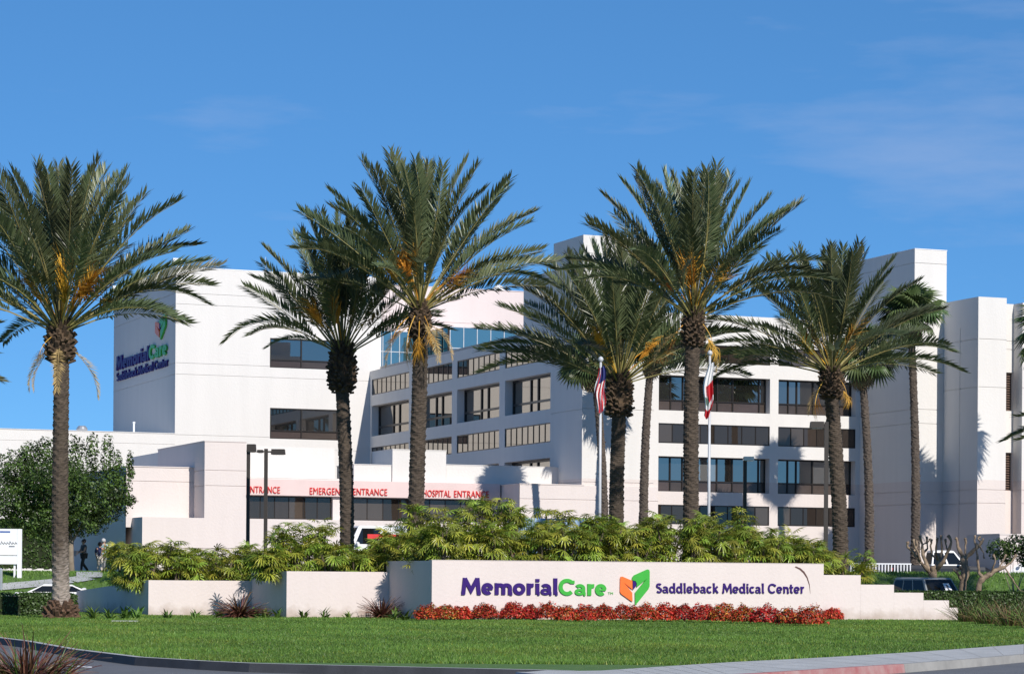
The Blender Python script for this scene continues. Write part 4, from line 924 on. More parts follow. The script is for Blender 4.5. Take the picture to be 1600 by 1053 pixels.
date_palm(963, 967, 600, 118, 6.6, 'darkest date palm, dense and low headed, beside the striped flag', 44, nf=56, r0=.33, boot=(.70, 1.9), dead=0, lowest=15, dk=.95, stalks=4,
          extra=[(182, 32, 52, 1.0), (178, 22, 52, 1.0), (172, 26, 35, .9)])
date_palm(1077, 1084, 498, 106, 6.0, 'tall date palm right of the striped flag, spreading its crown across the white front', 55, nf=50, r0=.31, boot=(.52, 1.5), dead=2, lowest=24, stalks=7, dk=.85, hang=[(-35, -58, 2.2), (-150, -50, 2.4)],
          extra=[(2, 40, 72, 1.08), (-4, 33, 52, 1.02), (176, 38, 52, 1.0)])
date_palm(1312, 1299, 585, 116, 5.6, 'shorter date palm with a bright orange stalk beside the brown lamp post', 66, nf=52, r0=.33, boot=(.60, 1.4), dead=1, lowest=19, stalks=5, dk=1.0, hang=[(-140, -60, 2.6), (-40, -60, 1.8)],
          extra=[(0, 28, 52, 1.06), (-6, 18, 52, 1.08), (182, 30, 52, 1.05), (176, 20, 35, .95)])
date_palm(-232, -232, 585, 100, 6.0, 'date palm mostly outside the left edge, only a frond tip showing', 77, nf=38, r0=.3, dead=0, lowest=8, extra=[(0, 26, 52, .98)])
date_palm(1795, 1795, 690, 105, 6.0, 'date palm mostly outside the right edge, only feathery tips showing', 88, nf=34, r0=.3, dead=0, lowest=8, stalks=0, extra=[(180, 22, 35, .93), (176, 12, 35, .9)])

# ================================================================ FAN PALMS
def fan_mesh(name, seed, m_, dry=False):
    """petiole and a pleated fan of pointed segments; unit = fan radius, petiole along +x"""
    r = random.Random(seed); mb = MB(); pl = 1.05
    mb.tube([(0,0,0),(pl*.5,0,.02),(pl,0,0)], [.022,.017,.013], 4, 1)
    o = Vector((pl, 0, 0)); n = 26
    for k in range(n):
        a = R(-150 + 300*(k+.5)/n); w2 = R(300/n*.5); l = (1.0 if abs(a) < R(100) else .82)*r.uniform(.88, 1.05)
        z = lambda q: -.18*q*q*(1.5 if dry else 1) - .10*abs(math.sin(a))*q
        P = lambda ang, q, dz=0: o + Vector((math.cos(ang)*q, math.sin(ang)*q, z(q) + dz))
        dro = -.30*r.random() - (.25 if dry else .05)
        mb.poly([o, P(a - w2, .6, -.02), P(a, .62, .03)], 0); mb.poly([o, P(a, .62, .03), P(a + w2, .6, -.02)], 0)
        mb.poly([P(a - w2, .6, -.02), P(a, l, dro), P(a, .62, .03)], 0); mb.poly([P(a, .62, .03), P(a, l, dro), P(a + w2, .6, -.02)], 0)
    return mb.data(name, [m_, M_PETI if not dry else M_FANDRY])
FANS = [fan_mesh('fan_leaf', 300 + k, M_FAN) for k in range(4)]; FANSD = [fan_mesh('dry_fan_leaf', 400 + k, M_FANDRY, True) for k in range(2)]
def fan_palm(px0, pxh, pyh, Y, rad, label, seed, nl=34, r0=.24, dry=7, lowest=-35, wrap=False):
    r = random.Random(seed); b = wY(px0, 880, Y); hpt = wY(pxh, pyh, Y); z0 = G(b.x, Y)
    root = thing('fan_palm', label, 'palm tree', (b.x, Y, z0), 0, 'fan palms along the hospital front'); h = hpt.z - z0
    me, top = trunk_mesh(h, r0, r0*.72, seed, M_FTRUNK, (hpt.x - b.x, 0), scar=.12, rows=5, shag=.9); link('trunk', me, root)
    hc = Vector((hpt.x - b.x, 0, h))
    if wrap:
        mb = MB(); mb.tube([(0,0,0),(0,0,.75)], [r0*1.55, r0*1.35], 12, 0, False); mb.build('trunk_wrap', M_SWHITE, root)
    for i in range(nl):
        t = (i+.5)/nl; az = i*2.39996 + r.uniform(-.2,.2); el = R(82 - (82 - lowest)*t**.9 + r.uniform(-8, 8))
        Mx = Matrix.Rotation(az, 4, 'Z') @ Matrix.Rotation(-el, 4, 'Y') @ Matrix.Rotation(R(r.uniform(-35,35)), 4, 'X')
        link('fan_leaf', r.choice(FANS), root, hc, Mx.to_euler(), (rad*r.uniform(.85,1.1),)*3)
    for i in range(dry):
        az = i*2.39996 + 1; el = R(r.uniform(-80, -55)); Mx = Matrix.Rotation(az, 4, 'Z') @ Matrix.Rotation(-el, 4, 'Y')
        link('dry_fan_leaf', r.choice(FANSD), root, hc - Vector((0,0,.25)), Mx.to_euler(), (rad*.72,)*3)
    return root
fan_palm(946, 925, 565, 134, .95, 'fan palm half hidden behind the dark date palm by the striped flag', 101)
fan_palm(1003, 1020, 545, 137, .95, 'slender bent fan palm against the white wall left of the window bands', 102, r0=.25)
fan_palm(1358, 1347, 560, 133, 1.0, 'fan palm with a white wrapped foot close before the shaded tower side', 103, wrap=True)
fan_palm(1430, 1424, 492, 135, .98, 'tallest fan palm standing in front of the windowless tower', 104)
fan_palm(1655, 1652, 520, 131, 1.25, 'fan palm outside the right edge whose leaves reach the louvred block', 105)

# ================================================================ SPLIT-LEAF SHRUBS BEHIND THE WALLS
def phil_mesh(seed):
    """big split leaf: petiole and long finger lobes spreading from the blade's foot; unit = about the leaf length"""
    r = random.Random(seed); mb = MB(); n = 11
    mb.tube([(-.80,0,-.12),(-.38,0,.02),(0,0,0)], [.022,.018,.013], 3, 1)
    for k in range(n):
        a = R(-128 + 256*k/(n-1) + r.uniform(-6, 6)); f = abs(a)/R(128); L_ = (.98 - .42*f**1.4)*r.uniform(.84, 1.1); w_ = .060*(1 - .25*f)
        D = Vector((math.cos(a), math.sin(a), 0)); S_ = Vector((-math.sin(a), math.cos(a), 0)); o = Vector((.10*(1 - f), 0, 0))
        dz = lambda q: -.30*q*q*(1 - .3*f) + .05*math.sin(q*3)
        P1 = o + D*L_*.34 + Vector((0,0,dz(.34))); P2 = o + D*L_*.72 + Vector((0,0,dz(.72))); P3 = o + D*L_ + Vector((0,0,dz(1.0) - .06*r.random()))
        u_ = Vector((0,0,.022))
        mb.poly([o - S_*.03, P1 - S_*w_*.75, P1 + u_*-1, o]); mb.poly([o, P1 - u_, P1 + S_*w_*.75, o + S_*.03])
        mb.poly([P1 - S_*w_*.75, P2 - S_*w_, P2 - u_, P1 - u_]); mb.poly([P1 - u_, P2 - u_, P2 + S_*w_, P1 + S_*w_*.75])
        mb.poly([P2 - S_*w_, P3, P2 - u_]); mb.poly([P2 - u_, P3, P2 + S_*w_])
    return mb.data('leaf', [M_PHIL, M_PETI])
PHIL = [phil_mesh(500 + k) for k in range(6)]
def shrub(u, v, z0, top, spread, label, seed, nl=112, ls=.40, group='split leaf shrubs behind the walls'):
    r = random.Random(seed); x, y = to_xy(u, v); root = thing('split_leaf_shrub', label, 'shrub', (x, y, z0), 0, group); h = top - z0
    ns = 4; mb = MB(); stems = []
    for k in range(ns):
        a = r.uniform(0, 6.28); e = Vector((math.cos(a)*spread*.42, math.sin(a)*spread*.42, h*r.uniform(.55, .82))); stems.append(e)
        mb.tube([(math.cos(a)*.08, math.sin(a)*.08, -.05), e*.5 + Vector((0,0,.05)), e], [.055,.045,.03], 6)
    mb.build('stem', M_STEM, root)
    for i in range(nl):
        t = (i + .5)/nl; s_ = r.choice(stems); az = i*2.39996 + r.uniform(-.4,.4)
        c_ = s_*(r.uniform(.12, 1.0)) if t > .35 else s_*r.uniform(.7, 1.05)
        el = R(75 - 92*t + r.uniform(-16, 16)); l = ls*r.uniform(.70, 1.22)
        D = Vector((math.cos(az)*math.cos(el), math.sin(az)*math.cos(el), math.sin(el)))
        k = .55 + .45*r.random(); p = Vector((c_.x, c_.y, c_.z)) + Vector((D.x*spread*.42*k, D.y*spread*.42*k, D.z*.28*k))
        p.z = max(.1, min(p.z, h - ls*.2))
        Mx = Matrix.Rotation(az, 4, 'Z') @ Matrix.Rotation(-el*.72 + r.uniform(.1, .8), 4, 'Y') @ Matrix.Rotation(R(r.uniform(-30,30)), 4, 'X')
        link('leaf', r.choice(PHIL), root, p, Mx.to_euler(), (l,)*3)
    return root
def shrub_px(px, pyt, v, soilz, spread, label, seed, **k):
    u, zt = fu(px, pyt, v); return shrub(u, v, soilz, zt, spread, label, seed, **k)
sz = zS - .35; sd_i = 600
front = [(662,822,'left end of the sign wall'),(694,808,'plain wall left of the lettering'),(730,800,'first big purple letter'),(770,812,'purple letters e and m'),(808,822,'purple letters o and r'),(848,812,'last purple letters'),
 (886,822,'green capital letter'),(924,818,'green letters at the end of the name'),(962,810,'trademark sign and the emblem gap'),(1000,815,'orange and green emblem'),(1040,808,'start of the smaller lettering'),(1080,808,'small letters left of the middle'),
 (1120,800,'gap after the first small word'),(1160,815,'middle word of the small lettering'),(1200,832,'last word of the small lettering'),(1240,840,'curved mark'),(1275,842,'right end of the lettered wall')]
for px, y, lab in front: sd_i += 1; shrub_px(px, y + rnd.uniform(-6, 6), vs_ + (1.45 if px > 680 else 2.3), sz, 1.15, 'front row split leaf shrub right above the ' + lab, sd_i)
back = [(668,782,'palm with orange fruit stalks'),(715,774,'canopy lettering'),(765,768,'end of the canopy lettering'),(815,772,'shadowed low parapet'),(860,792,'projecting low block'),(905,800,'shaded corner of the wing'),(950,794,'striped flag pole'),(995,802,'slender bent fan palm'),
 (1045,798,'lowest window band'),(1090,796,'white and red flag pole'),(1140,790,'lamp post with the pale head'),(1185,820,'right half of the lowest window band'),(1225,828,'gap left of the brown lamp post')]
for px, y, lab in back: sd_i += 1; shrub_px(px, y - 9 + rnd.uniform(-5, 5), vs_ + 2.8, sz, 1.3, 'taller back row split leaf shrub seen below the ' + lab, sd_i)
for px, y, lab in [(1268,838,'first short step'),(1305,842,'top step'),(1334,850,'far right end of the row')]: sd_i += 1; shrub_px(px, y, vs_ + 2.2, .3, 1.1, 'split leaf shrub behind the stepped wall at the ' + lab, sd_i)
for px, y, v_, lab in [(412,846,.9,'left corner'),(450,812,1.6,'left third'),(492,800,1.2,'middle, the tallest there'),(535,835,.9,'right of its middle'),(572,845,1.7,'right third'),(606,835,1.2,'right end, against the sign wall'),(588,818,2.6,'tall back one before the ambulance'),(628,812,2.8,'tall back one at the sign wall')]:
    sd_i += 1; shrub_px(px, y, vm + v_ + .45, zm - .3, 1.1, 'yellowish split leaf shrub in the middle planter, ' + lab, sd_i)
for px, y, v_, lab in [(196,846,3.0,'spilling over the dark left end'),(220,832,1.8,'at its left corner'),(252,826,1.4,'left of its middle, full and bright'),(292,846,1.2,'at its middle'),(332,850,1.6,'right of its middle'),(372,848,1.2,'next to the middle planter')]:
    sd_i += 1; shrub_px(px, y, vl_ + v_ + .4, zl3 - .3, 1.15, 'split leaf shrub in the leftmost planter, ' + lab, sd_i)

for px, y, v_, lab in [(430,858,.7,'low filler below the left corner'),(470,842,.7,'low filler left of its middle'),(512,850,.6,'low filler at the middle'),(555,856,.6,'low filler before the right third'),(592,858,.6,'low filler before the right end')]:
    sd_i += 1; shrub_px(px, y, vm + v_ + .3, zm - .3, 1.0, 'knee high split leaf shrub in the middle planter, ' + lab, sd_i, nl=75)
for px, y, v_, lab in [(204,856,1.2,'low and spilling at the left corner'),(233,850,.8,'low at the bright corner'),(272,856,.7,'low left of the middle'),(312,864,.7,'low at the middle'),(352,866,.8,'low right of the middle'),(386,862,.9,'low at the right end')]:
    sd_i += 1; shrub_px(px, y, vl_ + v_ + .3, zl3 - .3, 1.0, 'knee high split leaf shrub in the leftmost planter, ' + lab, sd_i, nl=75)

# ================================================================ LOW PLANTING ALONG THE WALLS
def red_shrub(px, wpx, pyt, pyb, label, seed):
    rs_ = np.random.default_rng(seed); b = gnd(px, pyb, LZ); sc = b.y/FPX; rx = wpx*sc*.585; h = (pyb - pyt)*sc*1.2
    root_xy = to_uv(b.x, b.y + rx*.5); vmax = vs_ - rx*.55
    v_ = min(root_xy[1], vmax); x, y = to_xy(fu(px, pyb, v_)[0], v_)
    n = 1400; ph = rs_.random(n)*2*np.pi; ct = rs_.uniform(-.15, 1, n); st = np.sqrt(np.clip(1 - ct**2, 0, 1)); N = np.c_[np.cos(ph)*st, np.sin(ph)*st, ct]
    lump = 1 + .13*np.sin(N[:,0]*7 + seed)*np.sin(N[:,2]*6 + seed*2) + .10*np.sin(N[:,1]*8 + seed)
    rr = (rs_.uniform(.62, 1.04, n)*lump)[:,None]; P_ = N*rr*np.array([rx, rx*.8, h*.78]) + np.array([0,0,h*.26])
    P_[:,2] = np.maximum(P_[:,2], .03)
    tone = rs_.uniform(.45, 1.3, (n,1))*np.ones((n,3)); g = rs_.random(n); tone[g < .14] = np.array([.42, 2.6, 1.4]); tone[(g > .14) & (g < .32)] *= np.array([1.3, 4.5, 2.0])
    V_, F_, T_ = leafcloud(P_, N*.7 + np.array([0,0,.4]), .095, rs_, .5, tone)
    o = link('red_shrub', npmesh('red_shrub', V_, F_, M_REDL, T_), None, (x, y, LZ)); tag(o, label, 'shrub', 'red shrubs along the foot of the sign')
reds = [(668,36,950,970,'leftmost red shrub at the foot of the sign wall'),(697,32,950,969,'red shrub under the plain wall left of the lettering'),(721,28,950,967,'small red shrub under the first big purple letter'),
 (758,38,947,967,'red shrub with a small white light in front of it'),(801,32,945,967,'red shrub just right of the gap, under the purple letters'),(828,28,949,967,'red shrub under the letter r'),(855,34,947,970,'red shrub under the last purple letters'),
 (884,34,951,972,'dark red shrub under the green capital letter'),(914,32,950,972,'red shrub under the green letters a and r'),(944,32,950,971,'red shrub under the trademark sign'),(976,40,949,971,'red shrub under the orange leaf of the emblem'),
 (1008,36,949,972,'red shrub under the green leaf of the emblem'),(1037,32,948,972,'red shrub under the start of the small lettering'),(1066,36,950,972,'red shrub under the doubled small letters'),(1098,38,949,973,'red shrub under the end of the first small word'),
 (1131,36,949,974,'orange tinged red shrub under the gap between small words'),(1163,36,951,975,'red shrub under the middle small word'),(1196,40,952,976,'red shrub under the last small word'),(1231,36,955,978,'red shrub below the final small letters'),(1266,44,953,979,'nearest red shrub at the right end of the row'),
 (1302,28,953,968,'last red shrub, separate, below the first step')]
for i, q in enumerate(reds): red_shrub(*q, 700 + i)
def blade_mesh(seed, bend=1.0, wd=.022, name='blade', m_=None):
    r = random.Random(seed); mb = MB(); n = 5; pts = [Vector((bend*.55*(i/n)**2, 0, i/n*(1 - .22*bend*(i/n)))) for i in range(n+1)]
    for i in range(n):
        a, b = wd*(1 - (i/n)**2.2), wd*(1 - ((i+1)/n)**2.2); p, q = pts[i], pts[i+1]; fold = Vector((-wd*.5,0,0))
        mb.poly([p + Vector((0,-a,0)), p + fold, q + fold*.8, q + Vector((0,-b,0))]); mb.poly([p + fold, p + Vector((0,a,0)), q + Vector((0,b,0)), q + fold*.8])
    return mb.data(name, m_)
def flax(px, pyb, pyt, z0, label, seed, n=90, Y=None, spread=62, m_=M_BRONZEL, wd=.030, group=None, loc=None):
    r = random.Random(seed); b = loc or gnd(px, pyb, z0); sc = b.y/FPX; h = (pyb - pyt)*sc
    root = thing('flax_clump', label, 'plant', (b.x, b.y, z0), 0, group); ms = [blade_mesh(seed*10 + k, .3 + .35*k, wd, 'blade', m_) for k in range(4)]
    for i in range(n):
        t = (i+.5)/n; az = r.random()*6.283; el = R(8 + spread*math.sqrt(t)*r.uniform(.6, 1.1)); Mx = Matrix.Rotation(az, 4, 'Z') @ Matrix.Rotation(el, 4, 'Y') @ Matrix.Rotation(R(r.uniform(-40,40)), 4, 'Z')
        link('blade', r.choice(ms), root, (math.cos(az)*.10*t, math.sin(az)*.10*t, 0), Mx.to_euler(), (h*1.35*r.uniform(.7, 1.12),)*3)
    return root
flax(375, 966, 928, LZ, 'bronze flax clump in the corner of the leftmost planter wall', 31, 160, group='bronze flax clumps')
flax(596, 966, 932, LZ, 'bronze flax clump in the corner beside the sign wall', 32, 150, group='bronze flax clumps')
# foreground clump on a planted kerb island
fg = wY(48, 1053, 35); m = MB(); pts = [(fg.x + 1.7*math.cos(a), fg.y - .6 + 1.0*math.sin(a)) for a in [2*math.pi*i/24 for i in range(24)]]
m.prism(pts, lambda a, b, d: (a, b, d), -.01, .12); tag(m.build('kerb_island', M_SOIL), kind='structure')
flax(48, 0, 0, .12, 'reddish flax clump in the near left corner', 33, 190, wd=.014, spread=66, loc=Vector((fg.x, fg.y, .12))) if False else None
r_ = random.Random(5); root = thing('flax_clump', 'large reddish grassy clump in the near left corner by the road', 'plant', (fg.x - .05, fg.y, .12), 0, 'bronze flax clumps')
ms = [blade_mesh(40 + k, .25 + .25*k, .021, 'blade', M_BRONZEL) for k in range(4)]; msg = [blade_mesh(50 + k, .45, .012, 'blade', M_LILY) for k in range(2)]
for i in range(290):
    az = r_.random()*6.283; el = R(3 + 60*r_.random()**.8); Mx = Matrix.Rotation(az, 4, 'Z') @ Matrix.Rotation(el, 4, 'Y') @ Matrix.Rotation(R(r_.uniform(-50,50)), 4, 'Z'); q = r_.random()*.50
    link('blade', r_.choice(ms) if r_.random() < .78 else r_.choice(msg), root, (math.cos(az)*q, math.sin(az)*q, 0), Mx.to_euler(), (r_.uniform(.54, .92),)*3)
# lily clumps along the foot of the walls
def lily(px, pyb, hpx, label, seed, n=12, m_=M_LILY):
    r = random.Random(seed); b = gnd(px, pyb, LZ); h = hpx*1.3*b.y/FPX; mb = MB()
    for i in range(n):
        az = r.random()*6.283; el = R(r.uniform(8, 62)); L_ = h*r.uniform(.8, 1.25); w_ = h*.10
        Dh = Vector((math.cos(az), math.sin(az), 0)); S_ = Vector((-math.sin(az), math.cos(az), 0))*w_; p0 = Vector((r.uniform(-.07,.07), r.uniform(-.07,.07), 0))
        p1 = p0 + (Dh*math.sin(el) + Vector((0,0,math.cos(el))))*L_*.55; p2 = p1 + (Dh*math.sin(el + .6) + Vector((0,0,math.cos(el + .6))))*L_*.5
        mb.poly([p0 - S_*.6, p0 + S_*.6, p1 + S_, p1 - S_]); mb.poly([p1 - S_, p1 + S_, p2])
    o = mb.build('lily_clump', m_, None, loc=(b.x, b.y, LZ)); tag(o, label, 'plant', 'lily clumps along the walls')
lil = [(146,968,20,'leafy lily clump against the dark end of the leftmost planter'),(170,968,18,'second lily clump from the palm foot by the dark planter end'),(194,968,20,'lily clump behind the stone slab'),(214,967,20,'lily clump nearest the left planter corner'),
 (262,967,13,'small lily clump at the left of the leftmost planter front'),(305,967,14,'sprawling lily clump mid way along the leftmost planter front'),(342,966,14,'lily clump left of the first flax'),(398,966,18,'lily clump right of the first flax'),(414,966,18,'lily clump against the shaded middle planter end'),(434,966,14,'lily clump left of the middle planter corner'),
 (474,966,14,'leftmost lily clump under the middle planter front'),(507,966,14,'central lily clump under the middle planter front'),(544,966,13,'rightmost lily clump under the middle planter front'),(616,968,18,'lily clump right of the flax beside the sign wall'),(634,969,18,'lily clump left of the red shrubs'),
 (1316,966,16,'lily clump just right of the last red shrub'),(1332,966,18,'tall lily clump below the first step'),(1350,966,18,'lily clump below the edge of the second step'),(1376,966,14,'spreading lily clump below the second step'),(1402,966,15,'lily clump below the edge of the third step'),(1414,966,17,'lily clump left of the middle of the third step'),(1430,966,17,'lily clump under the third step'),(1448,966,17,'lily clump below the fourth step'),(1462,966,18,'lily clump below the lowest step'),(1488,967,17,'lily clump at the wall end beside the reeds')]
for i, q in enumerate(lil): lily(*q, 800 + i, n=15)
# reeds at the right
rw = random.Random(8); wm = [blade_mesh(60 + k, .15 + .3*k, .016, 'blade', M_REED) for k in range(3)]; wl = [blade_mesh(65 + k, .3, .02, 'blade', M_HEDGE if False else M_LILY) for k in range(2)]
for k, (px, pyb, lab) in enumerate([(1512,972,'brownish reed clump beside the end of the stepped wall'),(1545,976,'dense brown reed clump before the right hedge'),(1580,979,'reed clump with orange tips at the right edge'),(1620,982,'reed clump cut off by the right edge')]):
    b = gnd(px, pyb, LZ); root = thing('reed_clump', lab, 'plant', (b.x, b.y, LZ), 0, 'brown reeds at the right')
    for i in range(150):
        az = rw.random()*6.283; el = R(4 + 46*math.sqrt(rw.random())); q = rw.random()*.55; Mx = Matrix.Rotation(az, 4, 'Z') @ Matrix.Rotation(el, 4, 'Y')
        link('blade', rw.choice(wm) if rw.random() < .7 else rw.choice(wl), root, (math.cos(az)*q, math.sin(az)*q*.6, 0), Mx.to_euler(), (rw.uniform(.5, 1.15),)*3)
# ---- hedges
def hedge(name, label, corners, z0, z1, n, seed, group=None, lsz=.09, cat='hedge'):
    """clipped hedge: core coloured dark for its inner shade, plus small leaves over all faces; corners = footprint"""
    rs_ = np.random.default_rng(seed); root = thing(name, label, cat, (corners[0][0], corners[0][1], z0), 0, group); o = np.array([corners[0][0], corners[0][1], z0]); C_ = [np.array([x, y]) for x, y in corners]; m = len(C_)
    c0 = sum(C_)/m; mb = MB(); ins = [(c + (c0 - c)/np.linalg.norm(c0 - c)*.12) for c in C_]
    mb.prism([tuple(q) for q in ins], lambda a, b, d: (a, b, d), z0 + .02, z1 - .07); mb.build('shade_core', M_HCORE, root, tuple(o))
    Ps, Ns = [], []; per = [np.linalg.norm(C_[(i+1) % m] - C_[i]) for i in range(m)]; areas = [p*(z1 - z0) for p in per]; top = abs(sum(C_[i][0]*C_[(i+1)%m][1] - C_[(i+1)%m][0]*C_[i][1] for i in range(m)))/2
    for i in range(m):
        k = int(n*areas[i]/(sum(areas) + top)); a, b = C_[i], C_[(i+1) % m]; t = rs_.random(k)[:,None]; q = a + (b-a)*t; e = (b-a)/per[i]; nn = np.array([e[1], -e[0]])
        if np.dot(nn, (a+b)/2 - c0) < 0: nn = -nn
        Ps.append(np.c_[q + nn*rs_.normal(0, .035, (k,1)), rs_.uniform(z0, z1, k)]); Ns.append(np.tile([*nn, .25], (k,1)))
    k = int(n*top/(sum(areas) + top)); w_ = rs_.dirichlet(np.ones(m)*.8, k); q = w_ @ np.array(C_)
    Ps.append(np.c_[q, z1 + rs_.normal(0, .03, k)]); Ns.append(np.tile([0,0,1.], (k,1)))
    P_ = np.concatenate(Ps); N_ = np.concatenate(Ns); V_, F_, T_ = leafcloud(P_ - o, N_, lsz, rs_, .6)
    lv = link('foliage', npmesh('foliage', V_, F_, M_HEDGE, T_), root); lv['kind'] = 'stuff'
hc0 = wY(38, 950, 93.5); hx = to_uv(hc0.x, hc0.y); zt_ = wY(60, 928, 95).z
hp = lambda u, v: to_xy(u, v); hxr = fu(119, 950, hx[1])[0]
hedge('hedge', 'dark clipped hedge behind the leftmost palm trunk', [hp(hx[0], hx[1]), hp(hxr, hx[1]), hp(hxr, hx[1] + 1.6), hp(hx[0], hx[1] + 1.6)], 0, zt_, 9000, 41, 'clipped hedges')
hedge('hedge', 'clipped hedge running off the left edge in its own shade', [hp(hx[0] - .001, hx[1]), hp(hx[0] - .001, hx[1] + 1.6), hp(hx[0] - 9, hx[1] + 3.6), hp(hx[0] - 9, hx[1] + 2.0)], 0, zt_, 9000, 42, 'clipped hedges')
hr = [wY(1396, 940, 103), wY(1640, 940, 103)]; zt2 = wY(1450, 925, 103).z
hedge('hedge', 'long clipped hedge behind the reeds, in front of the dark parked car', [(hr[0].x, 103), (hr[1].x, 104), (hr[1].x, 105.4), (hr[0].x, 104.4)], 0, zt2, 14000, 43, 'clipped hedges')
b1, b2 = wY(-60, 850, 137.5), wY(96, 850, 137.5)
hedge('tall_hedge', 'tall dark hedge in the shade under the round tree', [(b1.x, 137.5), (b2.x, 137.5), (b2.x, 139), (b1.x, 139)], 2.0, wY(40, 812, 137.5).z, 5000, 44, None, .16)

# ================================================================ BROADLEAF TREE AT LEFT, PRUNED TREES AT RIGHT
def limb(mb, p, d, L_, r0, r1, r, n=5, wob=.12, mi=0):
    pts = [Vector(p)]; d = Vector(d).normalized()
    for i in range(n): d = (d + Vector((r.uniform(-wob,wob), r.uniform(-wob,wob), r.uniform(-wob*.4,wob)))).normalized(); pts.append(pts[-1] + d*L_/n)
    mb.tube(pts, [r0 + (r1-r0)*i/n for i in range(n+1)], 8, mi); return pts, d
def broad_tree(x, y, blobs, label, seed, n, lsz, trunk_h, r0, cat='tree', group=None, lean=(.2,0,1), fork=4):
    r = random.Random(seed); rs_ = np.random.default_rng(seed); z0 = G(x, y); root = thing('round_tree', label, cat, (x, y, z0), 0, group)
    mb = MB(); pts, d = limb(mb, (0,0,-.1), lean, trunk_h, r0, r0*.8, r, 4, .06)
    for k in range(fork):
        bl = blobs[k % len(blobs)]; tgt = Vector(bl[0]); dd = tgt - pts[-1]; q, _ = limb(mb, pts[-1] - Vector((0,0,.1)), dd, dd.length*.9, r0*.55, r0*.14, r, 6, .10)
    mb.build('trunk', M_TRBARK, root, smooth=True)
    Ps, Ns = [], []; vol = [b[1][0]*b[1][1]*b[1][2] for b in blobs]; tot = sum(v**.6 for v in vol)
    for (c_, rad), vv in zip(blobs, vol):
        k = int(n*vv**.6/tot); N = rs_.normal(size=(k,3)); N /= np.linalg.norm(N, axis=1)[:,None]
        lump = 1 + .16*np.sin(N[:,0]*5.1 + seed)*np.sin(N[:,1]*6 + N[:,2]*4) + .08*np.sin(N[:,2]*11 + N[:,0]*9)
        rr = (1 - .55*rs_.random(k)**2.0)*lump; Ps.append(N*rr[:,None]*np.array(rad) + np.array(c_)); Ns.append(N)
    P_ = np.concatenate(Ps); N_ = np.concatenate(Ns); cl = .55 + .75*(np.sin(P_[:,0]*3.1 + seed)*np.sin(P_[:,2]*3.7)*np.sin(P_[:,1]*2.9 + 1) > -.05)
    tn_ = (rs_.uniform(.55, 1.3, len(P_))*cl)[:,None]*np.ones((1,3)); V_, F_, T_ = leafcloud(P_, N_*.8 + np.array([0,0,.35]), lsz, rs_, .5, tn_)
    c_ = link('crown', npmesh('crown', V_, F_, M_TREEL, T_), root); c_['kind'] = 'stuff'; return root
tb = wY(112, 885, 127); S_ = 127/FPX
def bp(px, py, dy=0): q = wY(px, py, 127 + dy); return (q.x - tb.x, q.y - tb.y, q.z - G(tb.x, 127))
def br(w_, h_, d_=None): return (w_*S_, (d_ or w_)*S_, h_*S_)
blobs = [(bp(108, 778), br(82, 50)), (bp(55, 770), br(62, 58)), (bp(150, 772), br(50, 46)), (bp(20, 785), br(50, 44)), (bp(70, 815, -1), br(45, 32)), (bp(25, 735), br(34, 32)), (bp(45, 712, .5), br(16, 24)), (bp(70, 705), br(17, 22)), (bp(118, 714), br(16, 34)), (bp(144, 708), br(11, 32)), (bp(168, 712), br(11, 34)), (bp(184, 722), br(7, 18)), (bp(203, 722), br(6, 18)), (bp(205, 740), br(6, 8)), (bp(203, 782), br(11, 8)), (bp(185, 765), br(22, 40)), (bp(130, 815), br(40, 22)), (bp(90, 748, -2), br(46, 28))]
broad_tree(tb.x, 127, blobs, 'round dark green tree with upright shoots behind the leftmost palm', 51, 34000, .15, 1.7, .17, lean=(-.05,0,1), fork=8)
# leafy tree at the right edge
tb = wY(1598, 900, 112); S_ = 112/FPX
def bp(px, py, dy=0): q = wY(px, py, 112 + dy); return (q.x - tb.x, q.y - tb.y, q.z - G(tb.x, 112))
blobs = [(bp(1562, 858), br(20, 17)), (bp(1590, 852), br(24, 17)), (bp(1615, 856), br(22, 22)), (bp(1575, 872), br(12, 10)), (bp(1605, 874), br(16, 12))]
broad_tree(tb.x, 112, blobs, 'small bright leafy tree at the right edge beside the pruned trees', 52, 2600, .14, .9, .05, lean=(-.6, 0, 1), fork=5)
def pruned_tree(label, Y, base, limbs, seed):
    """hard pruned tree given by its limbs: lists of (px, py, depth offset), then start and end radius"""
    r = random.Random(seed); b = wY(*base, Y); z0 = G(b.x, Y) - .05; root = thing('pruned_tree', label, 'tree', (b.x, Y, z0), 0, 'bare pruned trees')
    mb = MB(); first = True
    for pts, r0, r1 in limbs:
        P_ = [wY(x, y, Y + d) - Vector((b.x, Y, z0)) for x, y, d in pts]
        if first: P_[0].z = min(P_[0].z, 0); first = False
        Q = []
        for i in range(len(P_)-1):
            for k in range(3): Q.append(P_[i].lerp(P_[i+1], k/3) + Vector((r.uniform(-.02,.02), r.uniform(-.03,.03), r.uniform(-.02,.02))))
        Q.append(P_[-1]); n = len(Q); rad = [.74*(r0 + (r1-r0)*i/(n-1))*r.uniform(.82, 1.2) for i in range(n)]
        if r1 < .06: rad[-1] = r1*1.5; rad[-2] = r1*1.35
        mb.tube(Q, rad, 7)
    mb.build('trunk', M_POLL, root, smooth=True); return root
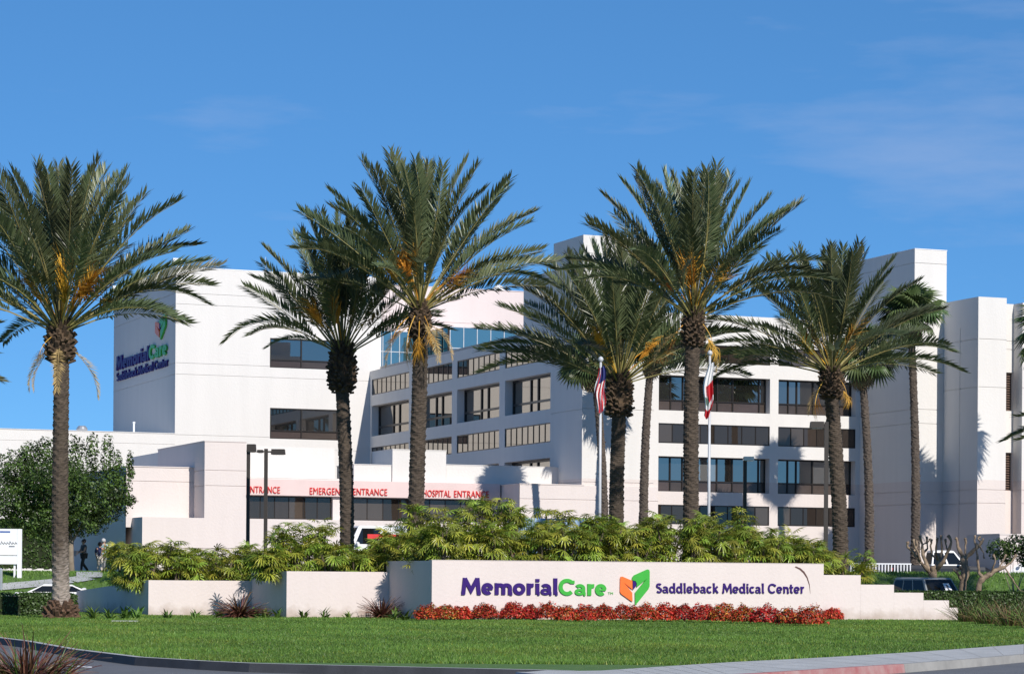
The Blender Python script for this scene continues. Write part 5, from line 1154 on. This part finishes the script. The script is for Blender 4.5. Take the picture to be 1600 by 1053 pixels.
pruned_tree('bare pruned tree with many knobbly upright stubs behind the dark car', 114.5, (1456, 900), [
 ([(1456,912,0),(1458,897,0),(1460,885,0)], .22, .20), ([(1455,900,0),(1448,882,.2),(1442,866,.3),(1441,850,.4),(1437,836,.4)], .15, .05), ([(1452,893,0),(1437,876,-.3),(1427,862,-.4),(1418,854,-.5),(1418,846,-.5)], .12, .05),
 ([(1437,876,-.3),(1434,862,-.6),(1428,850,-.7),(1427,842,-.7)], .09, .045), ([(1442,866,.3),(1449,856,.5),(1448,838,.6)], .08, .04), ([(1459,890,0),(1466,876,.4),(1472,862,.6),(1471,848,.6),(1470,836,.7)], .13, .05),
 ([(1466,876,.4),(1462,862,0),(1463,850,-.2),(1465,840,-.2)], .08, .045), ([(1461,892,0),(1474,878,-.4),(1481,862,-.5),(1487,846,-.6),(1481,836,-.6)], .13, .055), ([(1481,862,-.5),(1478,852,-.2),(1477,842,-.2)], .07, .04),
 ([(1442,850,.4),(1450,846,.6),(1454,842,.7)], .05, .035), ([(1466,876,.4),(1456,866,.8),(1454,852,1),(1456,842,1)], .08, .04), ([(1427,862,-.4),(1434,852,0),(1432,844,.1)], .06, .04)], 61)
pruned_tree('forked bare pruned tree with a thick grey trunk right of the dark car', 110.5, (1500, 922), [
 ([(1500,928,0),(1504,912,0),(1508,898,0),(1508,884,0),(1505,870,0)], .26, .20), ([(1505,870,0),(1498,858,0),(1495,845,.2),(1493,840,.2)], .13, .05), ([(1506,872,0),(1516,864,-.1),(1526,856,-.2),(1533,848,-.3),(1536,841,-.3)], .14, .06),
 ([(1526,856,-.2),(1523,846,0),(1523,836,0)], .07, .04), ([(1508,866,0),(1509,852,.3),(1508,840,.3)], .06, .045), ([(1533,848,-.3),(1528,841,-.1),(1531,838,0)], .05, .04), ([(1530,852,-.2),(1536,862,-.4),(1538,872,-.5)], .05, .025), ([(1502,905,0),(1495,893,-.3),(1489,889,-.4)], .09, .06), ([(1495,893,-.3),(1502,885,-.4)], .06, .05)], 62)
pruned_tree('leaning pruned tree whose main limb reaches right under the leafy crown', 109.5, (1526, 922), [
 ([(1525,928,0),(1530,912,0),(1536,903,0),(1548,896,0),(1560,889,0),(1570,886,0)], .20, .11), ([(1536,903,0),(1530,895,0),(1528,880,.1),(1526,862,.2),(1525,848,.2)], .10, .05), ([(1548,896,0),(1552,886,-.2),(1556,876,-.3),(1552,866,-.3)], .07, .04),
 ([(1570,886,0),(1582,905,-.2),(1592,920,-.3),(1602,926,-.3)], .05, .03), ([(1570,886,0),(1580,878,.2),(1588,866,.3)], .07, .04), ([(1560,889,0),(1566,878,.1),(1572,866,.2)], .06, .035)], 63)

# ================================================================ LAMPS, FLAGS, SIGN, RAILING
def lamp_post(px, pyt, Y, head, label, pale=False):
    b = wY(px, 880, Y); z0 = G(b.x, Y); zt = wY(px, pyt, Y).z - z0; root = thing('lamp_post', label, 'street lamp', (b.x, Y, z0), 0, 'lamp posts'); s = Y/FPX
    m = MB(); m.box(-.085,.085,-.085,.085,0,zt); m.build('pole', M_POLEB, root); m = MB(); m.box(-.2,.2,-.2,.2,0,.25); m.build('base', M_CONC, root)
    for x0, x1, h, zo in head:
        m = MB(); a, b_ = x0*s, x1*s; c0 = .085 if a >= 0 else -.085
        if abs(min(abs(a), abs(b_))) > .1: m.box(min(c0, a if a > 0 else b_), max(c0, a if a > 0 else b_), -.05, .05, zt + zo - h*.65*s, zt + zo - h*.35*s); m.build('arm', M_POLEB, root)
        m = MB(); z1_ = zt + zo + .002; m.prism([(a, z1_ - h*s), (b_, z1_ - h*s), (b_ - .03, z1_), (a + .03, z1_)], lambda p, q, d: (p, d, q), -.24, .24); hd = m.build('lamp_head', M_SWHITE if pale else M_POLEB, root)
        m = MB(); m.box(a + .06, b_ - .06, -.18, .18, z1_ - h*s - .02, z1_ - h*s - .002); m.build('lens', M_LENS, hd)
lamp_post(387, 695, 126, [(-2.5, 12, 12, .03)], 'brown lamp post with one box head left of the entrance canopy lettering')
lamp_post(414.5, 701, 124, [(8, 30, 8, -.02), (-14, -4, 4, -.06)], 'brown lamp post with a long flat head pointing right over the canopy')
lamp_post(1163, 714, 122, [(-3, 14, 6, .02)], 'slim lamp post with a pale head before the white window front', True)
lamp_post(1290, 659, 112, [(-26, -4, 10, .0)], 'tall brown lamp post with a dark head pointing left beside a palm trunk')
def flagpole(px, pyt, Y, label):
    b = wY(px, 880, Y); z0 = G(b.x, Y); h = wY(px, pyt, Y).z - z0; root = thing('flagpole', label, 'flagpole', (b.x, Y, z0), 0, 'flagpoles')
    m = MB(); m.tube([(0,0,0),(0,0,h)], [.075, .045], 12); m.build('pole', M_FPOLE, root, smooth=True)
    m = MB(); m.tube([(0,0,h + .0),(0,0,h + .05),(0,0,h + .12),(0,0,h + .19),(0,0,h + .23)], [.03,.09,.11,.08,.02], 10); m.build('ball', M_FPOLE, root, smooth=True); return b.x, z0 + h
def limp_flag(x, Y, zt, length, wd, shift, matf, mats, label, seed):
    """flag hanging limp down its pole: cloth gathered into deep folds, colours per cell"""
    r = random.Random(seed); mb = MB(); ns, nh = 34, 40; ph = r.random()*3
    def Pn(s, t):
        q = wd*(.55 + .45*math.sin(min(1, s*1.4)*math.pi*.75)); f = math.sin(t*15 + ph + s*1.5)
        xx = shift*s + q*(t - .5) + .05*math.sin(s*7 + ph) ; yy = .10*f*(.5 + .5*s) - .16; zz = -s*length*(.86 + .14*math.cos((t - .35)*3.2)) + .10*(t - .5)
        return (xx, yy, zz)
    for i in range(ns):
        for j in range(nh): mb.poly([Pn(i/ns, j/nh), Pn((i+1)/ns, j/nh), Pn((i+1)/ns, (j+1)/nh), Pn(i/ns, (j+1)/nh)], matf((i+.5)/ns, (j+.5)/nh))
    o = mb.build('flag', mats, None, loc=(x, Y - .05, zt)); tag(o, label, 'flag')
fx, fz = flagpole(936.5, 566, 100, 'flagpole carrying the striped flag beside the dark date palm')
limp_flag(fx, 100, wY(936, 574, 100).z, 1.8, .40, 0.0, lambda s, t: 2 if (s < .34 and t > .35 - s*.2) else (1 if int(t*6 + s*3.2) % 2 == 0 else 0), [M_FWHITE, M_FRED, M_FBLUE], 'limp flag with red and white stripes and a blue corner', 3)
fx, fz = flagpole(1107, 556, 104, 'flagpole carrying the white flag with the red edge')
limp_flag(fx, 104, wY(1107, 568, 104).z, 2.25, .38, -.10, lambda s, t: 1 if ((.40 < s < .74 and t > .30 + (s - .4)*.5) or s > .86) else (2 if (.62 < s < .76 and .12 < t < .3) else 0), [M_FWHITE, M_FRED, M_FGREEN], 'limp white flag with a red lower edge', 5)
# hospital direction sign at the left edge
sx = wY(14, 870, 119); z0 = G(sx.x, 119); sc = 119/FPX; t = thing('direction_sign', 'white panel sign on two white posts at the left edge', 'sign', (sx.x, 119, z0), R(2)); top = wY(14, 826, 119).z - z0; bot = wY(14, 881, 119).z - z0; mid = wY(14, 868, 119).z - z0
m = MB(); m.box(-1.2, 13*sc, -.05, .05, mid + .03, top); m.build('panel', M_SWHITE, t); m = MB(); m.box(-1.2, 13*sc, -.045, .045, bot, mid); m.build('lower_panel', M_SWHITE, t)
m = MB(); m.box(13*sc + .002, 20*sc, -.07, .07, -.1, top); m.build('post', M_SWHITE, t); m = MB(); m.box(7*sc, 10*sc, .052, .15, -.1, top - .1); m.build('post', M_SWHITE, t)
m = MB(); m.box(-.55, 2*sc, -.055, -.051, top - .18, top - .10); m.build('heading_bar', M_SBLUE, t)
m = MB(); zz = top - .72
for i in range(7): m.tube([(-.5 + i*.13, -.056, zz), (-.47 + i*.13, -.056, zz + .10 + .05*(i % 3 == 1)), (-.40 + i*.13, -.056, zz + .02)], .018, 4)
m.build('script_line', M_SGREY, t); m = MB(); m.box(0, 9*sc, -.055, -.051, zz - .12, zz - .07); m.build('caption_bar', M_SGREY, t)
pb = wY(1, 900, 116.5); m = MB(); m.tube([(0,0,0),(0,0,.95),(0,0,1.02)], [.09,.09,.05], 10); tag(m.build('bollard', M_ALU, None, loc=(pb.x, 116.5, G(pb.x, 116.5) - .02)), 'grey metal post at the left edge below the white sign', 'post')
# white railing before the tower
ra, rb = wY(1328, 880, 126), wY(1424, 880, 126); t = thing('railing', 'low white railing at the foot of the shaded tower', 'railing', (ra.x, 126, G(ra.x, 126)), 0); L_ = rb.x - ra.x; zt = wY(1380, 879.5, 126).z - G(ra.x, 126)
m = MB(); m.box(0, L_, -.03, .03, zt - .06, zt); m.build('top_rail', M_SWHITE, t); m = MB(); m.box(0, L_, -.025, .025, .08, .13); m.build('bottom_rail', M_SWHITE, t)
m = MB(); m.box(-.025, .025, -.02, .02, .131, zt - .062); pm = m.data('baluster', M_SWHITE)
for i in range(20): link('baluster', pm, t, (.05 + (L_-.1)*i/19, 0, 0))
# small ground light and stone slab on the lawn edge
b = gnd(765.5, 963.5, LZ); t = thing('ground_light', 'small white light fixture among the red shrubs', 'light fixture', (b.x, b.y, LZ)); m = MB(); m.box(-.05,.05,-.04,.04,0,.16); m.build('stake', M_POLEB, t); m = MB(); m.prism([(-.06,.1),(.06,.1),(.07,.34),(-.07,.34)], lambda p, q, d: (p, d, q), -.12, -.02); m.build('housing', M_SWHITE, t)
b = gnd(196, 971.5, LZ); m = MB(); m.box(-.42,.42,-.16,.16,0,.05); tag(m.build('stone_slab', M_CONC, None, loc=(b.x, b.y, LZ)), 'flat pale stone slab lying on the lawn edge by the dark planter end', 'slab')

# ================================================================ VEHICLES
def car(label, x, y, rz, kind, col, cat='car', roofcol=None, dims=None, stripe=None):
    """body loft, glazed cabin, wheels, lamps, mirrors; x forward"""
    Lc, Wc, Hc = dims or {'sedan': (4.6,1.78,1.42), 'suv': (4.7,1.85,1.75), 'pickup': (5.2,1.88,1.75), 'van': (5.4,2.0,2.45)}[kind]
    root = thing({'sedan':'parked_car','suv':'parked_car','pickup':'pickup_truck','van':'parked_van'}[kind], label, cat, (x, y, G(x, y)), rz)
    bodym = paint('car_paint', col); roofm = paint('roof_paint', roofcol) if roofcol else bodym
    hb = {'sedan':.93,'suv':1.02,'pickup':1.02,'van':1.15}[kind]; hood = {'sedan':(.95,.78),'suv':(1.05,.92),'pickup':(1.15,.95),'van':(.45,1.0)}[kind]
    st = [(-Lc/2, .80, .30, hb - .10), (-Lc/2 + .12, .94, .24, hb), (-Lc*.2, 1.0, .22, hb), (Lc/2 - hood[0] - .35, 1.0, .22, hb), (Lc/2 - .35, .93, .22, hood[1]), (Lc/2 - .05, .80, .26, hood[1] - .12), (Lc/2, .72, .34, hood[1] - .25)]
    mb = MB(); rings = []
    for sx_, f, zb, zt in st:
        w_ = Wc/2*f; ring = [(sx_, -w_*.93, zb), (sx_, -w_, zb + .18), (sx_, -w_, zt - .16), (sx_, -w_*.90, zt), (sx_, w_*.90, zt), (sx_, w_, zt - .16), (sx_, w_, zb + .18), (sx_, w_*.93, zb)]; i = len(mb.v); mb.v += ring; rings.append(i)
    for a, b in zip(rings, rings[1:]):
        for k in range(8): mb.f.append((a+k, a+(k+1)%8, b+(k+1)%8, b+k)); mb.m.append(0)
    mb.f.append(tuple(rings[0]+k for k in range(8))); mb.f.append(tuple(rings[-1]+k for k in reversed(range(8)))); mb.m += [0,0]
    body = mb.build('body', bodym, root)
    xr, xf = {'sedan': (-Lc/2+.55, Lc/2-1.15), 'suv': (-Lc/2+.08, Lc/2-1.25), 'pickup': (-.55, Lc/2-1.35), 'van': (-Lc/2+.08, Lc/2-.5)}[kind]
    rk, fk = {'sedan': (.65,.75), 'suv': (.22,.62), 'pickup': (.12,.6), 'van': (.06,.45)}[kind]
    wb, wt = Wc/2*.90, Wc/2*.74 if kind != 'van' else Wc/2*.86; z0_, z1_ = hb - .01, Hc
    B_ = [Vector(q) for q in ((xr,-wb,z0_),(xf,-wb,z0_),(xf,wb,z0_),(xr,wb,z0_))]; T_ = [Vector(q) for q in ((xr+rk,-wt,z1_),(xf-fk,-wt,z1_),(xf-fk,wt,z1_),(xr+rk,wt,z1_))]
    mb = MB(); mb.poly([T_[0]+Vector((.08,.06,.05)), T_[1]+Vector((-.08,.06,.04)), T_[2]+Vector((-.08,-.06,.04)), T_[3]+Vector((.08,-.06,.05))])
    tt = [T_[0]+Vector((.08,.06,.05)), T_[1]+Vector((-.08,.06,.04)), T_[2]+Vector((-.08,-.06,.04)), T_[3]+Vector((.08,-.06,.05))]
    for k in range(4): mb.poly([T_[k], T_[(k+1)%4], tt[(k+1)%4], tt[k]]); mb.poly([B_[k], B_[(k+1)%4], T_[(k+1)%4], T_[k]])
    mb.build('cabin', roofm, root)
    def pane(k, a0, a1, zz0, zz1, name):
        b0, b1, t0, t1 = B_[k], B_[(k+1)%4], T_[k], T_[(k+1)%4]; P_ = lambda a, z: (b0.lerp(b1, a)).lerp(t0.lerp(t1, a), z); nrm = (b1-b0).cross(t0-b0).normalized()*.012
        m = MB(); q = [P_(a0,zz0), P_(a1,zz0), P_(a1,zz1), P_(a0,zz1)]; c_ = sum(q, Vector())/4
        if nrm.dot(c_ - Vector((0,0,c_.z))) < 0: nrm = -nrm
        m.poly([p + nrm for p in q])
        for i in range(4): m.poly([q[i], q[(i+1)%4], q[(i+1)%4] + nrm, q[i] + nrm])
        return m.build(name, M_CARGL, root)
    pane(1, .05, .95, .06, .93, 'windscreen'); pane(3, .07, .93, .10, .90, 'rear_window')
    sp = {'sedan': [(.06,.47),(.52,.92)], 'suv': [(.04,.30),(.34,.60),(.64,.95)], 'pickup': [(.05,.45),(.51,.93)], 'van': [(.72,.95)]}[kind]
    for a, b in sp:
        pane(0, a, b, .10, .90, 'side_window'); pane(2, 1-b, 1-a, .10, .90, 'side_window')
    for sx_ in (-Lc*.31, Lc*.30):
        for sy in (-1, 1):
            m = MB(); m.tube([(sx_, sy*(Wc/2 - .20), .33), (sx_, sy*(Wc/2 + .01), .33)], .33, 18); wh = m.build('wheel', M_TYRE, root)
            m = MB(); m.tube([(sx_, sy*(Wc/2 + .005), .33), (sx_, sy*(Wc/2 + .025), .33)], [.21,.19], 14); m.build('rim', M_RIM, wh)
    for sy in (-1, 1):
        m = MB(); m.box(Lc/2 - .10, Lc/2 - .02, sy*Wc*.33 - .16, sy*Wc*.33 + .16, hood[1] - .36, hood[1] - .19); m.build('headlight', M_HLAMP, root)
        m = MB(); m.box(-Lc/2 - .01, -Lc/2 + .08, sy*Wc*.37 - .10, sy*Wc*.37 + .10, hb - .38, hb - .14); m.build('tail_light', M_TLAMP, root)
        m = MB(); ym = sy*(Wc/2 + .10); m.tube([(xf - .35, ym - .10, hb + .10), (xf - .33, ym, hb + .11), (xf - .35, ym + .10, hb + .10)], [.07,.09,.07], 8); m.build('mirror', M_SWHITE if kind == 'suv' else bodym, root)
    for sx_, nm in ((Lc/2 - .02, 'front_bumper'), (-Lc/2 - .06, 'rear_bumper')):
        m = MB(); m.box(sx_, sx_ + .10, -Wc*.42, Wc*.42, .30, .48); m.build(nm, M_BRONZE, root)
    if kind == 'pickup':
        m = MB(); m.box(-Lc/2 + .10, xr - .04, -Wc*.36, Wc*.36, hb + .003, hb + .02); m.build('bed_cover', M_TYRE, root)
    if stripe:
        for sy in (-1, 1):
            m = MB(); y0_ = sy*(Wc/2*1.0 + .006); 
            B0 = lambda z: sy*(wb + (wt - wb)*(z - z0_)/(z1_ - z0_) + .014)
            m.poly([(xr + .3, B0(1.5), 1.5), (xf - .9, B0(1.5), 1.5), (xf - .9, B0(1.72), 1.72), (xr + .3, B0(1.72), 1.72)]); m.build('stripe', stripe, root)
    return root, B_, T_
# dark car behind the right hedge, seen from its front corner
p = wY(1456, 905, 111.6)
c_, B_, T_ = car('dark blue green parked car with a white card behind its windscreen', p.x, 111.6, R(-70), 'suv', (0.020, 0.032, 0.036), roofcol=(0.24, 0.25, 0.25))
m = MB(); P_ = lambda a, z: (B_[1].lerp(B_[2], a)).lerp(T_[1].lerp(T_[2], a), z); nv = Vector((.026, 0, .018))
for q0, q1, z0_, z1_, mm, dd, nm in ((.60, .80, .30, .70, M_SWHITE, 1, 'windscreen_card'), (.67, .73, .30, .62, M_SGREY, 1.25, 'card_mark')):
    m = MB(); m.poly([P_(q0,z0_) + nv*dd, P_(q1,z0_) + nv*dd, P_(q1,z1_) + nv*dd, P_(q0,z1_) + nv*dd]); m.build(nm, mm, c_)
p = wY(1634, 900, 110); car('dark green car at the right edge behind the hedge', p.x, 110, R(172), 'sedan', (0.012, 0.035, 0.03))
p = wY(1466, 885, 132); car('black pickup truck with a white cab roof behind the pruned trees', p.x, 132, R(4), 'pickup', (0.015, 0.016, 0.02), 'pickup truck', roofcol=(.75,.75,.75))
p = wY(1615, 885, 132); car('white car at the right edge beyond the grass bank', p.x, 132, R(176), 'sedan', (0.72, 0.72, 0.72))
p = wY(104, 920, 108); car('white car roof showing above the left hedge beside the palm trunk', p.x, 108, R(8), 'sedan', (0.74, 0.74, 0.73), dims=(4.4, 1.75, 1.22))
p = wY(-60, 920, 106); car('dark car low behind the hedge at the left edge', p.x, 106, R(4), 'sedan', (0.012, 0.014, 0.02), dims=(4.6, 1.75, 1.20))
p = wY(604, 830, 125.5); car('white ambulance with a red stripe parked below the entrance canopy', p.x, 126.5, R(200), 'van', (0.76, 0.76, 0.76), 'ambulance', stripe=M_REDP, dims=(5.4, 2.0, 2.1))
p = wY(880, 830, 124); car('pale blue van glimpsed through the shrubs behind the green letters', p.x, 124, R(15), 'van', (0.30, 0.42, 0.58), 'van')

# ================================================================ PEOPLE
def skin_obj(name, verts, edges, radii, m_, parent, root_i=0, sub=2):
    me = bpy.data.meshes.new(name); me.from_pydata(verts, edges, []); o = bpy.data.objects.new(name, me); COL.objects.link(o)
    md = o.modifiers.new('s', 'SKIN'); md.use_smooth_shade = True
    for i, r in enumerate(radii): sv = me.skin_vertices[0].data[i]; sv.radius = (r, r) if not isinstance(r, tuple) else r; sv.use_root = (i == root_i)
    o.modifiers.new('d', 'SUBSURF').levels = sub; o.modifiers['d'].render_levels = sub
    dg = bpy.context.evaluated_depsgraph_get(); m2 = bpy.data.meshes.new_from_object(o.evaluated_get(dg)); bpy.data.objects.remove(o); bpy.data.meshes.remove(me)
    m2.materials.clear(); m2.materials.append(m_); m2.name = name; return link(name, m2, parent)
def person(label, x, y, rz, shirt, trousers, hair, stride=.22, arms=((.1,.0),(.1,.0)), hgt=1.72, hold=None, sleeve=.5):
    root = thing('person', label, 'person', (x, y, G(x, y)), rz); k = hgt/1.72
    # x = forward, y = left
    hip = .90; f = stride
    J = {'pel': (0,0,.93), 'waist': (0,0,1.08), 'chest': (.01,0,1.30), 'neck': (.02,0,1.46), 'chin': (.035,0,1.53), 'head': (.03,0,1.63), 'crown': (.02,0,1.69),
         'lh': (0,.095,.90), 'lk': (f*.62,.10,.50), 'la': (f*.75,.10,.09), 'lt': (f*.75+.17,.11,.035), 'rh': (0,-.095,.90), 'rk': (f*.05,-.10,.49), 'ra': (-f*1.1,-.10,.12), 'rt': (-f*1.1+.15,-.11,.04),
         'ls': (.0,.19,1.40), 'le': (arms[0][0]-.06,.25,1.13), 'lw': (arms[0][0]*2.2+.02,.22 - arms[0][1],.92 + arms[0][1]), 'lf': (arms[0][0]*2.6+.05,.20 - arms[0][1],.83 + arms[0][1]),
         'rs': (.0,-.19,1.40), 're': (arms[1][0]-.06,-.25,1.13), 'rw': (arms[1][0]*2.2+.02,-.22 + arms[1][1],.92 + arms[1][1]), 'rf': (arms[1][0]*2.6+.05,-.20 + arms[1][1],.83 + arms[1][1])}
    J = {n: Vector(v)*k for n, v in J.items()}
    E = [('pel','waist'),('waist','chest'),('chest','neck'),('neck','chin'),('chin','head'),('head','crown'),('pel','lh'),('lh','lk'),('lk','la'),('la','lt'),('pel','rh'),('rh','rk'),('rk','ra'),('ra','rt'),('chest','ls'),('ls','le'),('le','lw'),('lw','lf'),('chest','rs'),('rs','re'),('re','rw'),('rw','rf')]
    rad = dict(pel=.125, waist=.12, chest=.135, neck=.055, chin=.075, head=.098, crown=.075, lh=.085, lk=.058, la=.042, lt=.035, rh=.085, rk=.058, ra=.042, rt=.035, ls=.062, le=.043, lw=.030, lf=.036, rs=.062, re=.043, rw=.030, rf=.036)
    def grow(nm, names, extra, m_, scale=1.0, add=0.0, cut=None):
        ns = list(names); P = {n: J[n] for n in ns}; P.update(extra or {}); ns = list(P); idx = {n: i for i, n in enumerate(ns)}
        ed = [(idx[a], idx[b]) for a, b in E if a in idx and b in idx]
        if cut: ed += [(idx[a], idx[b]) for a, b in cut]
        return skin_obj(nm, [tuple(P[n]) for n in ns], ed, [(rad.get(n) or .05)*k*scale + add for n in ns], m_, root)
    grow('body', list(J), None, M_SKIN)
    lm = J['ls'].lerp(J['le'], sleeve*1.0); rm = J['rs'].lerp(J['re'], sleeve*1.0); rad['lm'] = .052; rad['rm'] = .052; rad['hem'] = .13
    grow('shirt', ['waist','chest','ls','rs'], {'lm': lm, 'rm': rm, 'hem': J['pel'] + Vector((0,0,.0))}, mat('shirt_cloth', shirt, rough=.9, var=.1), 1.0, .022, [('ls','lm'),('rs','rm'),('hem','waist')])
    grow('trousers', ['pel','lh','lk','la','rh','rk','ra'], None, mat('trouser_cloth', trousers, rough=.9, var=.1), 1.0, .020)
    for s in ('l', 'r'):
        a, t = J[s+'a'], J[s+'t']; m = MB(); m.tube([a + Vector((-.06,0,-.04)), a.lerp(t,.5) + Vector((0,0,-.005)), t + Vector((.05,0,0))], [.05,.052,.035], 8); m.build('shoe', M_TYRE, root, smooth=True)
    h = J['head']; m = MB(); m.tube([h + Vector((-.03,0,-.06)), h + Vector((-.035,0,0)), h + Vector((-.02,0,.06)), h + Vector((-.01,0,.11)), h + Vector((0,0,.13))], [.09,.112,.112,.08,.02], 12); m.build('hair', hair, root, smooth=True)
    m = MB(); m.tube([h + Vector((.09,0,.005)), h + Vector((.128,0,-.025)), h + Vector((.095,0,-.035))], [.012,.02,.012], 6)
    for s in (-1, 1):
        m.tube([h + Vector((.0,s*.098,.0)), h + Vector((.0,s*.112,-.02)), h + Vector((.005,s*.1,-.045))], [.02,.024,.015], 6)
        for t in range(4): m.tube([J['lf' if s > 0 else 'rf'] + Vector((.02,(t-1.5)*.018,.0)), J['lf' if s > 0 else 'rf'] + Vector((.035,(t-1.5)*.02,-.085))], [.010,.007], 5)
    m.build('face_and_fingers', M_SKIN, root, smooth=True)
    m = MB()
    for s in (-1, 1): m.tube([h + Vector((.088,s*.035,.012)), h + Vector((.099,s*.035,.012))], .012, 6)
    m.build('eyes', M_SGREY, root)
    if hold:
        m = MB(); c_ = J['rw'].lerp(J['lw'], .5) + Vector((.08,0,0)); m.box(c_.x-.05, c_.x+.07, c_.y-.17, c_.y+.17, c_.z-.10, c_.z+.10); o = m.build('parcel', mat('parcel_card', hold, rough=.8, var=.1), None)
        o.parent = None; o.matrix_world = Matrix.Translation((x, y, G(x, y))) @ Matrix.Rotation(rz, 4, 'Z'); tag(o, 'pale pink parcel held by the walking person in the dark shirt', 'parcel')
    return root
p = wY(131, 890, 131); person('person in a dark grey shirt walking left with a parcel under the tree', p.x, 131, R(215), (.075,.08,.085), (.035,.03,.028), M_HAIRD, .26, ((.16,.12),(.16,.12)), 1.70, (.62,.42,.38))
p = wY(161.5, 890, 134); person('grey haired person in a pale blue top behind the person in navy', p.x, 134, R(60), (.42,.62,.68), (.25,.25,.27), M_HAIRG, .05, hgt=1.78)
p = wY(156, 892, 131.5); person('brown haired person in a navy top and pale trousers seen from behind', p.x, 131.5, R(95), (.015,.022,.075), (.55,.48,.42), M_HAIRD, .12, hgt=1.55, sleeve=1.0)
bpy.context.view_layer.update()
